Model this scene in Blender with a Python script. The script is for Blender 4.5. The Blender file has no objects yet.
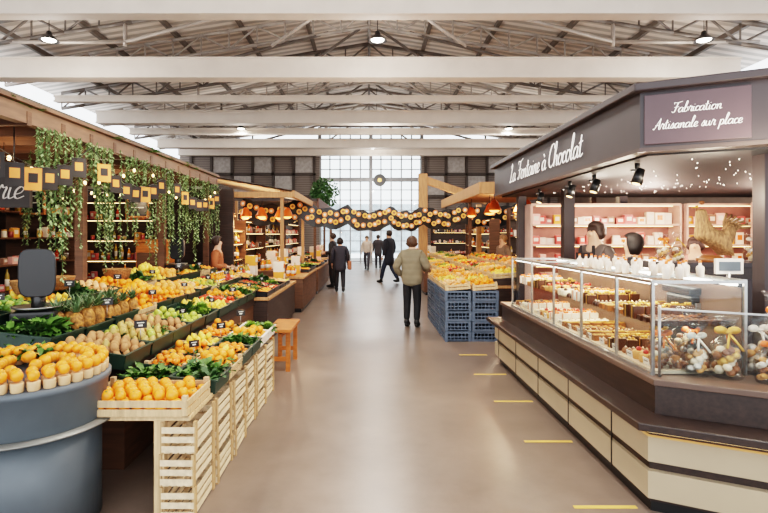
import bpy, bmesh, math, random
from mathutils import Vector, Matrix, Euler
random.seed(7)
U=random.uniform
SC=bpy.context.scene
COL=SC.collection
def lin(c):
    o=[]
    for v in c:
        v=v/255.0
        o.append(v/12.92 if v<=.04045 else ((v+.055)/1.055)**2.4)
    return o
_m={}
def mat(name,rgb,rough=.5,metal=0.0,var=.12,scale=6.0,bump=0.0,emit=0.0,stretch=None,wave=None,trans=0.0,coat=0.0,erg=None):
    if name in _m: return _m[name]
    m=bpy.data.materials.new(name); m.use_nodes=True
    nt=m.node_tree; b=nt.nodes['Principled BSDF']
    c=lin(rgb)
    tc=nt.nodes.new('ShaderNodeTexCoord'); mp=nt.nodes.new('ShaderNodeMapping')
    nt.links.new(tc.outputs['Object'],mp.inputs['Vector'])
    if stretch: mp.inputs['Scale'].default_value=stretch
    if wave:
        n=nt.nodes.new('ShaderNodeTexWave'); n.wave_type='BANDS'; n.bands_direction=wave
        n.inputs['Scale'].default_value=scale; n.inputs['Distortion'].default_value=.3 ; fac=n.outputs['Fac']
    else:
        n=nt.nodes.new('ShaderNodeTexNoise'); n.inputs['Scale'].default_value=scale; n.inputs['Detail'].default_value=5; fac=n.outputs['Fac']
    nt.links.new(mp.outputs['Vector'],n.inputs['Vector'])
    r=nt.nodes.new('ShaderNodeValToRGB')
    r.color_ramp.elements[0].position=.3; r.color_ramp.elements[1].position=.7
    r.color_ramp.elements[0].color=(*[max(0,v*(1-var)) for v in c],1)
    r.color_ramp.elements[1].color=(*[min(1,v*(1+var)) for v in c],1)
    nt.links.new(fac,r.inputs['Fac']); nt.links.new(r.outputs['Color'],b.inputs['Base Color'])
    b.inputs['Roughness'].default_value=rough; b.inputs['Metallic'].default_value=metal
    if coat: b.inputs['Coat Weight'].default_value=coat
    if trans: b.inputs['Transmission Weight'].default_value=trans
    if bump:
        bp=nt.nodes.new('ShaderNodeBump'); bp.inputs['Strength'].default_value=bump; bp.inputs['Distance'].default_value=.02
        nt.links.new(fac,bp.inputs['Height']); nt.links.new(bp.outputs['Normal'],b.inputs['Normal'])
    if emit:
        b.inputs['Emission Color'].default_value=(*lin(erg or rgb),1); b.inputs['Emission Strength'].default_value=emit
    _m[name]=m; return m
def glassmat(name,tint=(235,245,245),lo=.02,hi=.22,ro=.03):
    m=bpy.data.materials.new(name); m.use_nodes=True; nt=m.node_tree
    for n in list(nt.nodes):
        if n.type!='OUTPUT_MATERIAL': nt.nodes.remove(n)
    o=[n for n in nt.nodes if n.type=='OUTPUT_MATERIAL'][0]
    t=nt.nodes.new('ShaderNodeBsdfTransparent'); t.inputs[0].default_value=(*lin(tint),1)
    g=nt.nodes.new('ShaderNodeBsdfGlossy'); g.inputs['Roughness'].default_value=ro
    fr=nt.nodes.new('ShaderNodeLayerWeight'); fr.inputs['Blend'].default_value=.3
    mr=nt.nodes.new('ShaderNodeMapRange'); mr.inputs['To Min'].default_value=lo; mr.inputs['To Max'].default_value=hi
    mx=nt.nodes.new('ShaderNodeMixShader')
    nt.links.new(fr.outputs['Facing'],mr.inputs['Value'])
    nt.links.new(mr.outputs[0],mx.inputs[0]); nt.links.new(t.outputs[0],mx.inputs[1]); nt.links.new(g.outputs[0],mx.inputs[2])
    nt.links.new(mx.outputs[0],o.inputs[0]); return m
# ---------- materials
GLASS=glassmat('clear_glass',(248,251,251),.015,.12); CELLO=glassmat('cellophane',(253,253,253),.03,.3,.22)
WOODL=mat('pale_crate_wood',(200,168,128),.7,var=.25,scale=5,stretch=(8,8,1),bump=.1)
WOODO=mat('orange_bench_wood',(176,100,42),.5,var=.25,scale=5,stretch=(2,2,8))
WOODD=mat('dark_walnut_wood',(52,38,32),.5,var=.35,scale=3,stretch=(1,1,14),bump=.1)
WOODM=mat('mid_brown_wood',(92,62,43),.6,var=.3,scale=3,stretch=(1,1,10),bump=.1)
WOODP=mat('honey_pine_wood',(176,128,84),.6,var=.2,scale=4,stretch=(8,8,1))
SLATE=mat('slate_blue_grey_paint',(84,92,98),.5,var=.08)
STEEL=mat('brushed_steel',(170,170,168),.3,.9,var=.1,scale=40)
WHITE=mat('offwhite_paint',(214,206,198),.6,var=.05,scale=3)
BLACK=mat('black_plastic',(22,21,22),.35,var=.1)
DGREEN=mat('dark_green_plastic',(36,56,46),.45,var=.12)
BLUE=mat('blue_grey_plastic',(78,92,110),.5,var=.15)
CHOC=mat('dark_aubergine_fascia',(52,43,45),.45,var=.06)
CHOCP=mat('plum_sign_panel',(76,59,64),.5,var=.05)
KBODY=mat('kiosk_dark_oak',(46,33,28),.4,var=.35,scale=4,stretch=(10,1,10))
CREAM=mat('muted_beige_panel',(172,154,128),.5,var=.06,scale=2)
TXTW=mat('white_lettering',(245,240,235),.6,var=0,emit=.5)
CHALK=mat('chalk_white',(225,225,215),.9,var=.1)
YEL=mat('yellow_floor_tape',(232,186,96),.6,var=.1)
SKIN=mat('skin',(205,160,135),.55,var=.06)
WARM=mat('warm_bulb',(255,206,140),.4,emit=6,var=0)
AMBER=mat('amber_lamp',(255,160,80),.4,emit=5,var=0)
LED=mat('white_lamp_glow',(255,246,230),.4,emit=12,var=0)
LEAF=mat('leaf_green',(78,116,46),.5,var=.4,scale=14)
LEAFD=mat('deep_leaf_green',(60,92,48),.55,var=.4,scale=10)
PAPER=mat('kraft_paper',(206,172,130),.8,var=.1)
CARTON=mat('white_carton',(226,216,202),.7,var=.06)
WICK=mat('wicker',(150,105,62),.8,var=.35,scale=60,bump=.5)
RIB=mat('orange_ribbon',(240,116,52),.35,var=.1)
GOLD=mat('gold_foil',(215,165,84),.35,.5,var=.2)
DCH=mat('dark_chocolate',(74,40,26),.35,var=.2)
MCH=mat('milk_chocolate',(140,84,48),.4,var=.2)
# ---------- mesh builder
class MB:
    def __init__(s): s.v=[];s.f=[];s.m=[];s.s=[]
    def add(s,vs,fs,mi=0,sm=False):
        o=len(s.v); s.v+= [tuple(v) for v in vs]
        for f in fs: s.f.append([i+o for i in f]); s.m.append(mi); s.s.append(sm)
        return s
    def box(s,c,d,mi=0,rz=0,M=None):
        vs=[]
        for z in (-.5,.5):
            for x,y in ((-.5,-.5),(.5,-.5),(.5,.5),(-.5,.5)):
                vs.append(Vector((x*d[0],y*d[1],z*d[2])))
        if rz: 
            Rm=Matrix.Rotation(rz,3,'Z'); vs=[Rm@v for v in vs]
        if M: vs=[M@v for v in vs]
        vs=[v+Vector(c) for v in vs]
        return s.add(vs,[(3,2,1,0),(4,5,6,7),(0,1,5,4),(1,2,6,5),(2,3,7,6),(3,0,4,7)],mi)
    def cyl(s,p0,p1,r0,r1=None,n=10,mi=0,caps=True,sm=True):
        p0=Vector(p0);p1=Vector(p1); r1=r0 if r1 is None else r1
        d=(p1-p0).normalized(); a=d.orthogonal().normalized(); b=d.cross(a)
        vs=[];
        for p,r in ((p0,r0),(p1,r1)):
            for i in range(n):
                t=2*math.pi*i/n; vs.append(p+(a*math.cos(t)+b*math.sin(t))*r)
        s.add(vs,[(i,(i+1)%n,n+(i+1)%n,n+i) for i in range(n)],mi,sm)
        if caps:
            o=len(s.v)-2*n
            s.f.append([o+i for i in reversed(range(n))]);s.m.append(mi);s.s.append(False)
            s.f.append([o+n+i for i in range(n)]);s.m.append(mi);s.s.append(False)
        return s
    def lathe(s,pr,c=(0,0,0),n=16,mi=0,sm=True,wob=None):
        vs=[];k=len(pr)
        for j,(r,z) in enumerate(pr):
            for i in range(n):
                t=2*math.pi*i/n; rr=r*(wob(t,z) if wob else 1)
                vs.append((c[0]+rr*math.cos(t),c[1]+rr*math.sin(t),c[2]+z))
        fs=[(j*n+i,j*n+(i+1)%n,(j+1)*n+(i+1)%n,(j+1)*n+i) for j in range(k-1) for i in range(n)]
        fs.append(tuple(reversed(range(n)))); fs.append(tuple((k-1)*n+i for i in range(n)))
        return s.add(vs,fs,mi,sm)
    def ell(s,c,r,n=12,k=8,mi=0):
        pr=[(max(.02,math.sin(math.pi*j/k)),-math.cos(math.pi*j/k)) for j in range(k+1)]
        vs=[]
        for q,z in pr:
            for i in range(n):
                t=2*math.pi*i/n; vs.append((c[0]+r[0]*q*math.cos(t),c[1]+r[1]*q*math.sin(t),c[2]+r[2]*z))
        fs=[(j*n+i,j*n+(i+1)%n,(j+1)*n+(i+1)%n,(j+1)*n+i) for j in range(k) for i in range(n)]
        fs.append(tuple(reversed(range(n)))); fs.append(tuple(k*n+i for i in range(n)))
        return s.add(vs,fs,mi,True)
    def prism(s,pts,z0,z1,mi=0):
        n=len(pts)
        ar=sum(pts[i][0]*pts[(i+1)%n][1]-pts[(i+1)%n][0]*pts[i][1] for i in range(n))
        if ar<0: pts=pts[::-1]
        vs=[(x,y,z0) for x,y in pts]+[(x,y,z1) for x,y in pts]
        return s.add(vs,[tuple(reversed(range(n))),tuple(range(n,2*n))]+[(i,(i+1)%n,n+(i+1)%n,n+i) for i in range(n)],mi)
    def tube(s,pts,r,n=6,mi=0):
        for a,b in zip(pts[:-1],pts[1:]): s.cyl(a,b,r,r,n,mi)
        return s
    def mesh(s,name,mats):
        me=bpy.data.meshes.new(name); me.from_pydata(s.v,[],s.f)
        for m in mats: me.materials.append(m)
        me.polygons.foreach_set('material_index',s.m); me.polygons.foreach_set('use_smooth',s.s)
        me.update(); return me
    def obj(s,name,mats,parent=None,loc=(0,0,0),rot=(0,0,0),bev=0,**t):
        if not isinstance(mats,(list,tuple)): mats=[mats]
        return mobj(name,s.mesh(name,mats),parent,loc,rot,bev,**t)
def mobj(name,me,parent=None,loc=(0,0,0),rot=(0,0,0),bev=0,**t):
    o=bpy.data.objects.new(name,me); COL.objects.link(o); o.location=loc; o.rotation_euler=rot
    if parent: o.parent=parent
    if bev:
        md=o.modifiers.new('bevel','BEVEL'); md.width=bev; md.segments=2; md.limit_method='ANGLE'
    tag(o,**t); return o
def tag(o,label=None,cat=None,group=None,kind=None):
    if label: o['label']=label
    if cat: o['category']=cat
    if group: o['group']=group
    if kind: o['kind']=kind
def thing(name,label,cat,loc=(0,0,0),rot=(0,0,0),group=None,kind=None):
    o=bpy.data.objects.new(name,None); o.empty_display_size=.1; COL.objects.link(o)
    o.location=loc;o.rotation_euler=rot; tag(o,label,cat,group,kind); return o
def dup(root,loc,rot=None,sc=None,label=None):
    def rec(o,par):
        n=o.copy(); COL.objects.link(n)
        if par: n.parent=par; n.matrix_parent_inverse=o.matrix_parent_inverse.copy()
        for ch in o.children: rec(ch,n)
        return n
    n=rec(root,None); n.location=loc
    if rot is not None: n.rotation_euler=rot
    if sc is not None: n.scale=sc if hasattr(sc,'__len__') else (sc,)*3
    if label: n['label']=label
    return n
# cursive stroke lettering
GL={
'a':(.47,[[(.38,.36),(.25,.45),(.08,.35),(.03,.15),(.12,0),(.25,.05),(.34,.25),(.38,.42)],[(.38,.42),(.35,.12),(.41,0),(.52,.08)]]),
'n':(.44,[[(.0,.36),(.06,.43),(.07,.2),(.05,0)],[(.05,.02),(.1,.25),(.22,.44),(.31,.38),(.29,.15),(.34,0),(.46,.08)]]),
'm':(.64,[[(.0,.36),(.06,.43),(.07,.2),(.05,0)],[(.05,.02),(.1,.25),(.2,.44),(.27,.36),(.25,0)],[(.25,.02),(.3,.25),(.4,.44),(.49,.38),(.47,.12),(.53,0),(.66,.08)]]),
'o':(.42,[[(.3,.42),(.14,.43),(.03,.22),(.1,.01),(.26,.02),(.35,.22),(.3,.42),(.36,.36),(.48,.42)]]),
't':(.3,[[(.12,.82),(.09,.35),(.11,.05),(.2,0),(.33,.1)],[(-.04,.53),(.26,.57)]]),
'i':(.2,[[(.05,.43),(.04,.12),(.1,0),(.24,.08)],[(.07,.62),(.09,.65)]]),
'e':(.33,[[(.04,.16),(.22,.22),(.29,.36),(.19,.45),(.06,.32),(.05,.1),(.16,0),(.36,.1)]]),
'h':(.45,[[(.02,.25),(.2,.7),(.22,.97),(.13,1.0),(.07,.6),(.04,0)],[(.04,.02),(.12,.28),(.24,.44),(.32,.36),(.3,.12),(.36,0),(.48,.08)]]),
'l':(.25,[[(.0,.12),(.17,.6),(.22,.93),(.14,1.0),(.07,.65),(.06,.12),(.13,0),(.28,.1)]]),
'c':(.33,[[(.3,.34),(.22,.45),(.07,.35),(.04,.12),(.15,0),(.36,.1)]]),
'b':(.38,[[(.02,.12),(.16,.6),(.21,.93),(.13,1),(.07,.6),(.05,.1),(.16,0),(.29,.12),(.29,.34),(.2,.42),(.38,.4)]]),
'r':(.36,[[(.0,.1),(.08,.46),(.12,.52),(.16,.42),(.28,.42),(.24,.15),(.28,0),(.4,.08)]]),
's':(.32,[[(.0,.08),(.17,.48),(.21,.3),(.24,.12),(.14,0),(.02,.06)],[(.15,0),(.34,.1)]]),
'u':(.46,[[(.03,.43),(.03,.12),(.12,0),(.25,.12),(.31,.43)],[(.31,.43),(.3,.12),(.37,0),(.49,.08)]]),
'p':(.41,[[(.07,.46),(.03,-.1),(.0,-.4)],[(.04,.2),(.14,.43),(.28,.4),(.32,.2),(.22,.02),(.07,.05)],[(.22,.02),(.42,.08)]]),
'g':(.45,[[(.36,.36),(.25,.45),(.08,.35),(.04,.15),(.14,.02),(.28,.1),(.36,.4)],[(.36,.42),(.34,-.15),(.22,-.4),(.08,-.3),(.2,-.1),(.48,.08)]]),
'L':(.52,[[(.13,.78),(.28,1.0),(.34,.85),(.22,.4),(.12,.06),(.02,.04),(.1,-.02),(.3,.04),(.45,.0),(.56,.1)]]),
'F':(.55,[[(.12,.8),(.1,.95),(.38,.92),(.74,1.03)],[(.42,.93),(.34,.5),(.26,.1),(.12,.0),(.02,.12)],[(.16,.48),(.55,.53)]]),
'C':(.56,[[(.52,.78),(.48,.98),(.25,.95),(.06,.6),(.06,.2),(.25,0),(.46,.08),(.58,.2)]]),
'A':(.62,[[(.0,.08),(.1,0),(.28,.45),(.5,1.0)],[(.5,1.0),(.48,.4),(.51,0),(.64,.08)],[(.14,.34),(.56,.4)]]),
}
GL['à']=(GL['a'][0],GL['a'][1]+[[(.12,.74),(.24,.6)]])
def script(s,width,mt,parent,loc,rot,name='script_lettering',hs=1.0,w=.042):
    cu=bpy.data.curves.new('t','CURVE'); cu.dimensions='3D'; cu.bevel_depth=w; cu.bevel_resolution=1; cu.use_fill_caps=True
    x=0; SP=[]
    for ch in s:
        if ch==' ': x+=.3; continue
        a,st=GL[ch]
        for q in st: SP.append([(x+p[0]+.22*p[1],p[1]) for p in q])
        x+=a
    sc=width/x
    for q in SP:
        P=[q[0]]+q+[q[-1]]; out=[]
        for i in range(1,len(P)-2):
            for k in range(5):
                t=k/5; f=[]
                for c in (0,1):
                    p0,p1,p2,p3=P[i-1][c],P[i][c],P[i+1][c],P[i+2][c]
                    f.append(.5*(2*p1+(p2-p0)*t+(2*p0-5*p1+4*p2-p3)*t*t+(3*p1-p0-3*p2+p3)*t**3))
                out.append(f)
        out.append(q[-1])
        sp=cu.splines.new('POLY'); sp.points.add(len(out)-1)
        for i,p in enumerate(out):
            sp.points[i].co=(p[0]-x/2,p[1]-.4,0,1)
            j=min(i,len(out)-2); dy=out[j+1][1]-out[j][1]; dx=out[j+1][0]-out[j][0]
            sp.points[i].radius=1.25 if dy<-abs(dx)*.6 else .7
    t=bpy.data.objects.new('t',cu); COL.objects.link(t); bpy.context.view_layer.update()
    me=bpy.data.meshes.new_from_object(t.evaluated_get(bpy.context.evaluated_depsgraph_get()))
    bpy.data.objects.remove(t); me.materials.clear(); me.materials.append(mt)
    for v in me.vertices: v.co=Vector((v.co.x*sc,v.co.y*sc*hs,v.co.z*sc*.25))
    return mobj(name,me,parent,loc,rot)

# ================= ROOM
def struct(o): o['kind']='structure'; return o
fm=mat('worn_brown_concrete',(126,110,99),.4,var=.15,scale=1.1)
nt=fm.node_tree; bs=nt.nodes['Principled BSDF']
n2=nt.nodes.new('ShaderNodeTexNoise'); n2.inputs['Scale'].default_value=4
n2.inputs['Detail'].default_value=10; n2.inputs['Roughness'].default_value=.7
mr=nt.nodes.new('ShaderNodeMapRange'); mr.inputs['To Min'].default_value=.22; mr.inputs['To Max'].default_value=.42
nt.links.new(nt.nodes['Texture Coordinate'].outputs['Object'],n2.inputs['Vector']); nt.links.new(n2.outputs['Fac'],mr.inputs['Value']); nt.links.new(mr.outputs[0],bs.inputs['Roughness'])
mxc=nt.nodes.new('ShaderNodeMix'); mxc.data_type='RGBA'; mxc.blend_type='MULTIPLY'; mxc.inputs[0].default_value=.5
rp=nt.nodes.new('ShaderNodeValToRGB'); rp.color_ramp.elements[0].position=.34; rp.color_ramp.elements[0].color=(.66,.64,.62,1); rp.color_ramp.elements[1].position=.62; rp.color_ramp.elements[1].color=(1,1,1,1)
nt.links.new(n2.outputs['Fac'],rp.inputs['Fac'])
src=[l for l in nt.links if l.to_socket==bs.inputs['Base Color']][0].from_socket
mA=[s for s in mxc.inputs if s.name=='A' and s.type=='RGBA'][0]; mB=[s for s in mxc.inputs if s.name=='B' and s.type=='RGBA'][0]; mR=[s for s in mxc.outputs if s.type=='RGBA'][0]
nt.links.new(src,mA); nt.links.new(rp.outputs['Color'],mB); nt.links.new(mR,bs.inputs['Base Color'])
struct(MB().box((0,15,-.05),(24,44,.1)).obj('floor',fm))
YB=30
DW=mat('grey_brown_cladding',(116,105,98),.7,var=.3,scale=3,wave='Z')
w=MB(); w.box((-7,YB+.15,3.6),(8.2,.3,7.2)); w.box((7.1,YB+.15,3.6),(8.0,.3,7.2)); w.box((0.1,YB+.15,8.5),(6.0,.3,1.0))
struct(w.obj('wall_back',DW))
# mezzanine railings / panels on gable
for x in (-6.8,6.9):
    o=thing('gable_frame','dark steel frame with paler infill panels on gable wall','frame',(x,YB-.1,0),group='gable frames')
    m=MB()
    for i in range(7): m.box((-3.6+i*1.2,0,4.6),(.14,.12,3.6))
    for z in (2.9,3.9,5.2,6.3): m.box((0,0,z),(7.4,.12,.14))
    m.obj('frame',mat('gable_steel',(70,60,54),.6),o)
    m=MB()
    for i in range(6):
        if i%2==0: m.box((-3.0+i*1.2,.04,4.55),(1.0,.03,1.1))
        else: m.box((-3.0+i*1.2,.04,5.75),(1.0,.03,.9))
    m.obj('infill_panel',mat('infill_grey',(160,152,146),.5,var=.2),o)
SW=mat('side_wall_brown',(104,88,78),.7,var=.2,scale=2)
struct(MB().box((-11.2,13,2.75),(.3,34,5.5)).obj('wall_left',SW))
struct(MB().box((11.2,13,2.75),(.3,34,5.5)).obj('wall_right',SW))
rm=mat('corrugated_roof_grey',(206,196,187),.6,var=.26,scale=.9,wave='Y',bump=.6)
r=MB(); 
r.add([(-11.5,-4,6.75),(0,-4,8.6),(0,YB+.3,8.6),(-11.5,YB+.3,6.75)],[(0,1,2,3)])
r.add([(11.5,-4,6.75),(0,-4,8.6),(0,YB+.3,8.6),(11.5,YB+.3,6.75)],[(3,2,1,0)])
struct(r.obj('ceiling',rm))
wn=thing('window_1','tall gridded glazed gable window full of daylight','window',(0,YB,0)); wn['kind']='structure'
g=MB()
FR=mat('window_frame_haze_grey',(150,150,152),.5)  # frame colour lightened to put the window's haze into the grey
for i in range(11): g.box((-2.9+i*.6,.1,4),( .07 if i%5 else .2,.12,8))
for j in range(14): g.box((.1,.1,.1+j*.6),(6.0,.1,.05 if j not in (4,8) else .24))
g.obj('window_frame',FR,wn)
MB().box((.1,.14,4),(6,.01,8)).obj('window_pane',GLASS,wn)
em=thing('round_window_emblem','dark round emblem hung on glazed gable','sign',(.62,YB-.1,4.85))
MB().cyl((0,0,0),(0,-.06,0),.36,n=24).obj('disc',mat('emblem_grey',(60,60,62),.5),em); MB().cyl((0,-.06,0),(0,-.08,0),.12,n=24).obj('disc_face',GOLD,em)
MB().box((0,46,2.2),(26,1,4.4)).obj('neighbouring_building',mat('pale_facade',(180,188,192),.8,var=.3,scale=1.5),label='pale building seen outside through the glazing',cat='building')
BM=mat('warm_white_beam',(222,211,200),.65,var=.05,scale=2)
bmY=[(10.2,.34,.3),(13.96,.56,.42),(17,.22,.2),(19.7,.5,.42),(22.3,.28,.2),(25.3,.44,.4),(28,.34,.3)]
for Y,h,d in bmY:
    o=thing('ceiling_beam','long off-white horizontal roof beam spanning the hall','beam',(-.2,Y,6.15),group='ceiling beams')
    MB().box((0,0,0),(20.4,d,h)).obj('beam_body',BM,o,bev=.03)
    MB().box((0,-d*.5-.01,h*.5-.03),(20.4,.06,.05)).box((0,-d*.5-.01,-h*.5+.03),(20.4,.06,.05)).obj('beam_flange',BM,o)
tr=MB()
TM=mat('truss_steel_grey',(112,104,98),.5,.2)
TM2=mat('truss_steel_pale',(176,166,158),.5,.2)
def zr(x): return 8.45-abs(x)*.161
tp=[];bt=[]
N=26
for i in range(N+1):
    x=-10.8+21.6*i/N; tp.append((x,0,zr(x)-.08)); bt.append((x,0,zr(x)-.62))
for i in range(N):
    tr.cyl(tp[i],tp[i+1],.06,n=6); tr.cyl(bt[i],bt[i+1],.055,n=6)
    a,b=(tp[i],bt[i+1]) if i%2 else (bt[i],tp[i+1]); tr.cyl(a,b,.032,n=5)
    tr.cyl(tp[i],bt[i],.024,n=5)
tms=[tr.mesh('lattice',[TM]),tr.mesh('lattice',[TM2])]
for q,Y in enumerate((8.2,10.9,12.6,15.2,18,20.8,23.6,26.4)):
    t=thing('roof_truss','grey steel lattice truss under the pitched roof','truss',(0,Y,0),group='roof trusses')
    mobj('lattice',tms[q%2],t)
    m=MB()
    for sx in (-1,1):
        m.cyl((sx*6,0,6.4),(sx*1.2,0,zr(1.2)-.6),.05,n=6); m.cyl((sx*6,0,6.4),(sx*9.6,0,zr(9.6)-.5),.05,n=6); m.cyl((sx*6,0,6.3),(sx*6,0,zr(6)-.5),.05,n=6); m.cyl((sx*2.4,0,6.3),(sx*.2,0,zr(.2)-.6),.04,n=6)
    m.obj('brace',TM if q%2 else TM2,t)
for i,x in enumerate([-9.5,-7.6,-5.7,-3.8,-1.9,0,1.9,3.8,5.7,7.6,9.5]):
    MB().box((x,13,zr(x)+.03),(.1,34,.14)).obj('roof_purlin',TM,label='long grey steel purlin under the roof sheets',cat='beam',group='roof purlins')
pl=thing('pendant_lamp','industrial bell pendant lamp hanging under the roof','lamp',(-7.5,12,6.2),group='hall pendant lamps')
MB().lathe([(.05,.22),(.07,.14),(.1,.12),(.2,.02),(.22,0),(.21,0),(.18,.02)],n=20).obj('lamp_shade',mat('lamp_grey',(70,70,72),.4,.5),pl)
MB().cyl((0,0,.2),(0,0,1.2),.01,n=5).obj('cable',BLACK,pl)
MB().ell((0,0,.03),(.16,.16,.05)).obj('bulb',LED,pl)
def lamp(kind,name,loc,e,color=(1,.93,.84),size=.3,rot=(0,0,0),sy=None,spot=None):
    l=bpy.data.lights.new(name,kind); l.energy=e; l.color=color
    if kind=='AREA':
        l.size=size
        if sy: l.shape='RECTANGLE'; l.size_y=sy
    else: l.shadow_soft_size=size
    if spot: l.spot_size=spot; l.spot_blend=.5
    o=bpy.data.objects.new(name,l); COL.objects.link(o); o.location=loc; o.rotation_euler=rot; return o
pos=[(-7.5,12),(.2,12),(7.85,12),(-5.5,22),(.3,20),(6,22),(-5,4),(.2,4),(5,4),(.2,27)]  # last position is an extra lamp added to brighten the back wall
for i,(x,y) in enumerate(pos):
    if i: dup(pl,(x,y,6.2))
    lamp('SPOT','hall_light',(x,y,6.12),480,(1,.93,.84),size=.16,spot=2.6)
    lamp('POINT','roof_fill_light',(x,y,5.1),120,(1,.94,.87),size=.1)  # bare point light added to brighten the roof, no fixture of its own
for k in range(6):
    Y=3.1+k*.985
    MB().box((1.43,Y,.003),(.38,.03,.004)).obj('floor_marking_tape',YEL,label='short yellow tape line stuck on concrete floor',cat='floor marking',group='yellow floor tape lines')

# ================= PRODUCE
prod={}
def add(kind,x,y,z,s=1): prod.setdefault(kind,[]).append((x,y,z,s))
def fruitmesh(r,col,name,sq=1,dimple=.12,pear=0,rough=.42,bump=.05,tip=0,lobes=0):
    m=MB(); k=9;n=12; pr=[]
    for j in range(k+1):
        a=math.pi*j/k; q=max(.03,math.sin(a)); z=-math.cos(a)*sq
        if z>0: q*=1-pear*z*.6; z*=1+pear*.5
        if j==k: z-=dimple
        if tip and j in(0,k): z*=1+tip
        pr.append((r*q,r*z))
    m.lathe(pr,n=n,wob=(lambda t,z:1+lobes*math.cos(5*t)) if lobes else None)
    return m.mesh(name,[mat('skin_of_'+name,col,rough,var=.18,scale=18,bump=bump)])
KN={
'orange':(fruitmesh(.036,(246,146,40),'orange',bump=.15),.036,'round ripe orange in a market display','orange'),
'mandarin':(fruitmesh(.028,(244,128,30),'mandarin',sq=.82),.028,'small bright mandarin piled in a tray','mandarin'),
'red_apple':(fruitmesh(.034,(184,48,34),'red_apple',dimple=.3,lobes=.03,rough=.3),.034,'glossy red apple in a tray','apple'),
'green_apple':(fruitmesh(.034,(170,180,78),'green_apple',dimple=.3,lobes=.03,rough=.3),.034,'yellow-green apple in a tray','apple'),
'lemon':(fruitmesh(.029,(246,204,84),'lemon',sq=1.25,dimple=-.1,tip=.2),.031,'yellow lemon piled in a tray','lemon'),
'pear':(fruitmesh(.031,(186,160,92),'pear',sq=1.1,pear=.7,dimple=.1),.033,'speckled green-brown pear in a tray','pear'),
'tomato':(fruitmesh(.03,(218,74,40),'tomato',sq=.8,dimple=.2,lobes=.05,rough=.25),.03,'shiny red tomato in a tray','tomato'),
'potato':(fruitmesh(.03,(176,130,86),'potato',sq=1.25,dimple=0,rough=.8,lobes=.04),.032,'brown unwashed potato in a tray','potato'),
'lime':(fruitmesh(.026,(92,128,44),'lime',sq=1.1,dimple=-.1),.027,'dark green lime in a tray','lime'),
'mango':(fruitmesh(.045,(232,158,76),'mango',sq=1.2,dimple=0,lobes=.02),.043,'orange and yellow mango in a tray','mango'),
'peach':(fruitmesh(.034,(240,178,124),'peach',dimple=.2),.034,'pale orange peach in a tray','peach'),
}
MIXT={'orange':('mandarin',),'mandarin':('orange','lemon'),'lemon':('orange',),'peach':('orange','lemon'),'tomato':('peach','mandarin'),'pear':('peach','green_apple'),'potato':('pear',),'red_apple':('peach','orange'),'green_apple':('lemon','lime'),'mango':('orange',),'lime':('green_apple',)}
def tray(x,y,z,sx,sy,h,kind,layers=2,tilt=0.0,box='green',rz=0,pile=.75,low=None,mixp=.12):
    key=(box,round(sx,2),round(sy,2),round(h,2))
    if key not in TR:
        m=MB(); th=.012; 
        if box=='wood':
            m.box((0,0,.005),(sx,sy,.01))
            for s in(-1,1):
                for q in range(2):
                    zz=h*(.25+.5*q); m.box((0,s*sy/2,zz),(sx,.01,h*.38)); m.box((s*sx/2,0,zz),(.01,sy,h*.38))
            for a in(-1,1):
                for b in (-1,1): m.box((a*(sx/2-.015),b*(sy/2-.015),h/2+.01),(.03,.03,h+.02))
            mt=WOODL
        else:
            m.box((0,0,th/2),(sx,sy,th))
            for s in(-1,1):
                m.box((0,s*(sy/2-th/2),h/2),(sx,th,h)); m.box((s*(sx/2-th/2),0,h/2),(th,sy,h))
                m.box((0,s*(sy/2),h),(sx+.02,.02,.012)); m.box((s*(sx/2),0,h),(.02,sy,.012))
            mt=DGREEN if box=='green' else (CARTON if box=='carton' else (BLACK if box=='black' else BLUE))
        TR[key]=m.mesh('produce_tray',[mt])
    nm={'green':('produce_tray','dark green plastic produce tray on a market stand','tray'),'wood':('wooden_fruit_crate','shallow pale wooden slatted fruit crate','crate'),
        'carton':('fruit_carton','shallow white cardboard fruit box','box'),'black':('produce_tray','black plastic produce tray','tray'),'blue':('produce_tray','blue plastic produce tray','tray')}[box]
    mobj(nm[0],TR[key],None,(x,y,z),(0,tilt,rz),label=nm[1],cat=nm[2],group='produce trays')
    if kind in KN:
        r=KN[kind][1]; low_=max(.014,h-.06) if low is None else low
        for L in range(layers):
            sx2=sx-.03-L*r*1.4; sy2=sy-.03-L*r*1.4
            nx=max(1,int(sx2/(2*r))); ny=max(1,int(sy2/(1.8*r)))
            for i in range(nx):
                for j in range(ny):
                    fx=(i-(nx-1)/2+(.25 if j%2 else -.25))*(sx2-r*.6)/nx+U(-.22,.22)*r; fy=(j-(ny-1)/2)*sy2/ny+U(-.22,.22)*r
                    zz=low_+r+L*r*1.35+U(0,.012)-math.sin(tilt)*fx
                    if L and random.random()>pile: continue
                    add(random.choice(MIXT[kind]) if random.random()<mixp else kind,x+fx,y+fy,z+zz,U(.86,1.08))
TR={}
def leafclump(name,mt,n=16,L=.16,wd=.06,up=.8):
    m=MB()
    for i in range(n):
        a=U(0,6.28); el=U(.25,1.3)*up; dx,dy,dz=math.cos(a)*math.cos(el),math.sin(a)*math.cos(el),math.sin(el)
        side=Vector((-math.sin(a),math.cos(a),0)); ln=L*U(.7,1.1); pts=[]
        for k in range(5):
            t=k/4; p=Vector((dx,dy,dz))*ln*t; p.z-=t*t*ln*.35; wv=wd*math.sin(math.pi*min(.97,.12+t*.85))
            ru=.012*math.sin(k*2.3+i)
            pts+=[p-side*wv+Vector((0,0,ru)),p+Vector((0,0,-.008)),p+side*wv+Vector((0,0,-ru))]
        m.add(pts,[(3*k+q,3*k+q+1,3*k+q+4,3*k+q+3) for k in range(4) for q in(0,1)],0,True)
    return m.mesh(name,[mt])
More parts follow.
